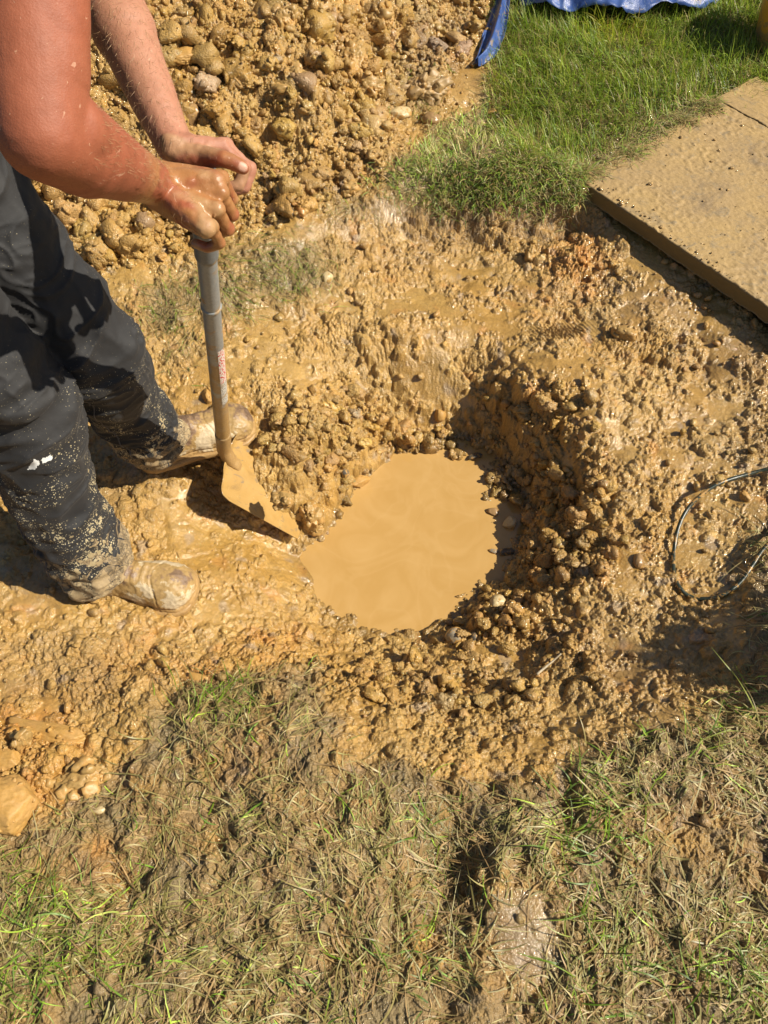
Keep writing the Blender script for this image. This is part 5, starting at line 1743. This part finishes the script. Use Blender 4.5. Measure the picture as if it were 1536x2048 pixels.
fr = [P(1005, -22, 3.05), P(1045, 2, 3.0), P(1095, 18, 2.93), P(1160, 22, 2.91), P(1230, 24, 2.90), P(1310, 20, 2.91), P(1390, 16, 2.93), P(1440, 2, 2.99), P(1520, -40, 3.12)]
for q in fr: pass
bkp = [np.array([p[0] * 1.25 + .05, p[1] + 1.5, .42]) for p in fr]
V1, F1 = sheet(fr, bkp, 160, 110, lambda s, t: .10 * math.sin(math.pi * min(t * 1.4, 1)), None, 5, .022)
l_edge = [P(948, 132, 2.78), P(960, 95, 2.88), P(975, 50, 2.98), P(990, 10, 3.08), P(1000, -30, 3.16), P(1010, -70, 3.26)]
r_edge = [P(958, 128, 2.77), P(992, 108, 2.80), P(1012, 60, 2.90), P(1018, 15, 2.99), P(1022, -20, 3.07), P(1030, -60, 3.16)]
V2, F2 = sheet(l_edge, r_edge, 100, 40, lambda s, t: .035 * math.sin(math.pi * t) * min(1, .4 + s * 2) + .012 * math.sin(t * 12 + 3 * s), None, 9, .008)
V, F = join([(V1, F1), (V2, F2)])
V[:, 2] = np.maximum(V[:, 2], gz(V[:, 0], V[:, 1]) + .006)
tp = mesh_obj("tarpaulin", V, F, tarp_material())
sm_ = tp.modifiers.new("s", 'SOLIDIFY'); sm_.thickness = .0012
tag(tp, "crumpled blue tarpaulin with a narrow twisted end lying between lawn and heap", "tarpaulin")

# ------------------------------------------------------------------ yellow bucket on the lawn
bc = at(1566, 92, 0)
bk = tag(empty("bucket", (bc[0], bc[1], .0)), "yellow plastic bucket standing on the lawn in the top corner", "bucket")
q = np.linspace(0, 1, 26)
rad = np.interp(q, [0, .03, .9, .93, 1], [.105, .112, .150, .158, .158])
th = np.linspace(0, 2 * np.pi, 64, endpoint=False)
prof = [(r, .24 * t) for r, t in zip(rad, q)] + [(r - .004, .24 * t) for r, t in zip(rad[::-1], q[::-1])][:-1] + [(.001, .006)]
prof = [(.001, 0)] + prof
V = np.array([[r * math.cos(a), r * math.sin(a), z_] for r, z_ in prof for a in th]); F = [[j * 64 + i, j * 64 + (i + 1) % 64, (j + 1) * 64 + (i + 1) % 64, (j + 1) * 64 + i] for j in range(len(prof) - 1) for i in range(64)]
my = coat_material("yellow_plastic", (.72, .36, .035), .4, -.05, .2)
mesh_obj("pail", V, F, my, bk)
pth = np.array([[.157 * math.cos(a), .157 * math.sin(a) * .25 - .0, .225 + .0 + .0 * a] for a in np.linspace(0, math.pi, 40)]) + np.array([0, .0, 0])
pth[:, 1] = .16 * np.sin(np.linspace(0, math.pi, 40)); pth[:, 2] = .226 + .006
V, F = tube_path(pth, np.full(40, .0035), 10, ref=(0, 0, 1))
mesh_obj("handle", V, F, plain("steel_wire", (.35, .35, .34), .35), bk)

# ------------------------------------------------------------------ hose loop
hp2 = [(1640, 912), (1590, 925), (1536, 938), (1490, 950), (1440, 966), (1405, 988), (1375, 1018), (1357, 1055), (1348, 1100), (1347, 1140), (1357, 1172), (1380, 1193), (1412, 1198), (1446, 1190), (1480, 1165), (1505, 1130), (1530, 1095), (1575, 1060), (1640, 1040)]
hz = [.03, .03, .028, .03, .034, .034, .028, .02, .012, .009, .007, .006, .006, .006, .008, .012, .02, .03, .04]
pts_h = []
for (u_, v_), h_ in zip(hp2, hz):
    q = hit(u_, v_); q2 = at(u_, v_, q[2] + h_); pts_h.append(q2)
V, F = tube_path(spline(pts_h, 260), np.full(260, .0050), 16, ref=(0, 0, 1))
V = V + (.0006 * vn3(V * 120, 3))[:, None] * 0.7
hs = mesh_obj("hose", V, F, stone_material("muddy_hose", [(.3, (.018, .028, .020)), (.7, (.035, .045, .03))], .3, .42, 40))
tag(hs, "thin dark green muddy hose lying in a loop on the wet mud", "hose")

# ------------------------------------------------------------------ twig
q = [hit(1072, 1352), hit(1090, 1338), hit(1104, 1327), hit(1118, 1315)]
for i_, k_ in enumerate(q): k_[2] += .010 + .004 * i_
V, F = tube_path(spline(q, 30), np.linspace(.0032, .0018, 30), 10, ref=(0, 0, 1))
V = V + (.0008 * vn3(V * 150, 3))[:, None]
tw_o = mesh_obj("twig", V, F, stone_material("twig_bark", [(.3, (.30, .24, .15)), (.7, (.48, .40, .27))], .6, .2, 80))
tag(tw_o, "thin pale twig lying across mud below the pool", "twig")

# ------------------------------------------------------------------ shrubs added out of view to cast shade on the right side
M_LEAF = blade_material("shrub_leaf", .2, .4)
M_BARK = plain("shrub_bark", (.14, .10, .06), .8, 120, .002)


def shade_shrub(loc, rad_, hgt, n, seed, lab, base_h=.06):
    g = np.random.default_rng(seed)
    r = empty("shade_shrub", loc)
    tag(r, lab, "shade_shrub", "added shrubs out of view that cast shade")
    st = []
    tips = []
    for k in range(9):
        a = k * 2.4; l = g.uniform(.5, .95)
        p = [np.array([.02 * math.cos(a), .02 * math.sin(a), 0]), np.array([rad_ * .35 * math.cos(a), rad_ * .35 * math.sin(a), hgt * .45 * l]), np.array([rad_ * .7 * math.cos(a + .3), rad_ * .7 * math.sin(a + .3), hgt * l])]
        st.append(tube_path(spline(p, 14), np.linspace(.008, .003, 14), 8)); tips.append(p)
    V, F = join(st)
    mesh_obj("stem", V, F, M_BARK, r)
    d = g.normal(size=(n, 3)); d /= np.linalg.norm(d, axis=1)[:, None]
    rr = g.random(n) ** .4
    c_ = d * rr[:, None] * np.array([rad_, rad_, hgt * .5]) + np.array([0, 0, hgt * .5 + base_h])
    c_ += .05 * np.stack([vn3(c_ * 9, 1), vn3(c_ * 9, 2), vn3(c_ * 9, 3)], 1)
    c_[:, 2] = np.maximum(c_[:, 2], .03)
    dr = d * .6 + g.normal(size=(n, 3)) * .6; dr /= np.linalg.norm(dr, axis=1)[:, None]
    sd2 = np.cross(dr, g.normal(size=(n, 3))); sd2 /= np.linalg.norm(sd2, axis=1)[:, None]
    L2 = g.uniform(.025, .05, n)[:, None]; w2 = L2 * .28
    V = np.stack([c_, c_ + dr * L2 * .5 + sd2 * w2, c_ + dr * L2, c_ + dr * L2 * .5 - sd2 * w2], 1).reshape(-1, 3)
    F = np.arange(4 * n).reshape(n, 4)
    cc = pick(np.array([[.05, .11, .02], [.07, .15, .03], [.10, .17, .04]]), n, g)
    mesh_obj("foliage", V, F, M_LEAF, r, np.repeat(cc, 4, 0))
    return r


shade_shrub((1.40, .50, 0), .18, .52, 3000, 3, "larger leafy bush added out of view to shade the lower right of the dug plot")
shade_shrub((1.72, 1.24, 0), .18, .36, 2200, 4, "low leafy bush added out of view to shade the right edge below the slabs")

g = np.random.default_rng(44); n = 6500
t = g.random(n) ** .9
k = g.random(n) < .15 + .9 * smooth(-.05, .3, pn(t * 9, t * 0 + .5, 78)); t = t[k]; n = len(t)
off = g.normal(size=n) * .022 - .012 + .05 * np.clip(pn(t * 6, t * 0 + 2.5, 79), 0, 1)
bx = A2[0] + e2[0] * d2_ * t + e1[0] * off; by = A2[1] + e2[1] * d2_ * t + e1[1] * off
c = pick(np.vstack([OLIVE, GREENS[:2], MUDC, DRY]), n, g)
blades("grass_lapping_the_slab", bx, by, math.atan2(e1[1], e1[0]) + g.normal(size=n) * 1.3, g.uniform(.015, .06, n), g.uniform(.0014, .0032, n), c, g.uniform(.1, .8, n), g.uniform(-1.3, -.2, n), M_FLAT, z=np.full(n, ZS - .004) + .006 * g.random(n), seg=6)
# crumbs of mud trodden onto the slab
g = np.random.default_rng(45)
Vs, Fs, Cs, oo = [], [], [], 0
for k in range(420):
    a_, b_ = g.random() * LB_, g.random() * d2_
    if g.random() < .35: b_ = abs(g.normal()) * .02 + .004
    p_ = A2 + e1 * a_ + e2 * b_
    r_ = min(.0016 * (1 + g.pareto(2.0)), .009)
    V, F = LIB[1 if r_ < .003 else 2][int(g.integers(12))]
    V = V @ rotm(g).T * r_ * np.array([1, 1, .6]) + np.array([p_[0], p_[1], ZS + .003 + r_ * .15])
    Vs.append(V); Fs.append(F + oo); oo += len(V); Cs.append(np.tile(np.array([.44, .28, .10]) * g.uniform(.8, 1.15), (len(V), 1)))
V = np.concatenate(Vs)
tag(mesh_obj("mud_crumbs_on_slab", V, np.concatenate(Fs), M_MUD, None, np.concatenate(Cs), {"wet": np.full(len(V), .2)}, smooth_=False), kind="stuff")
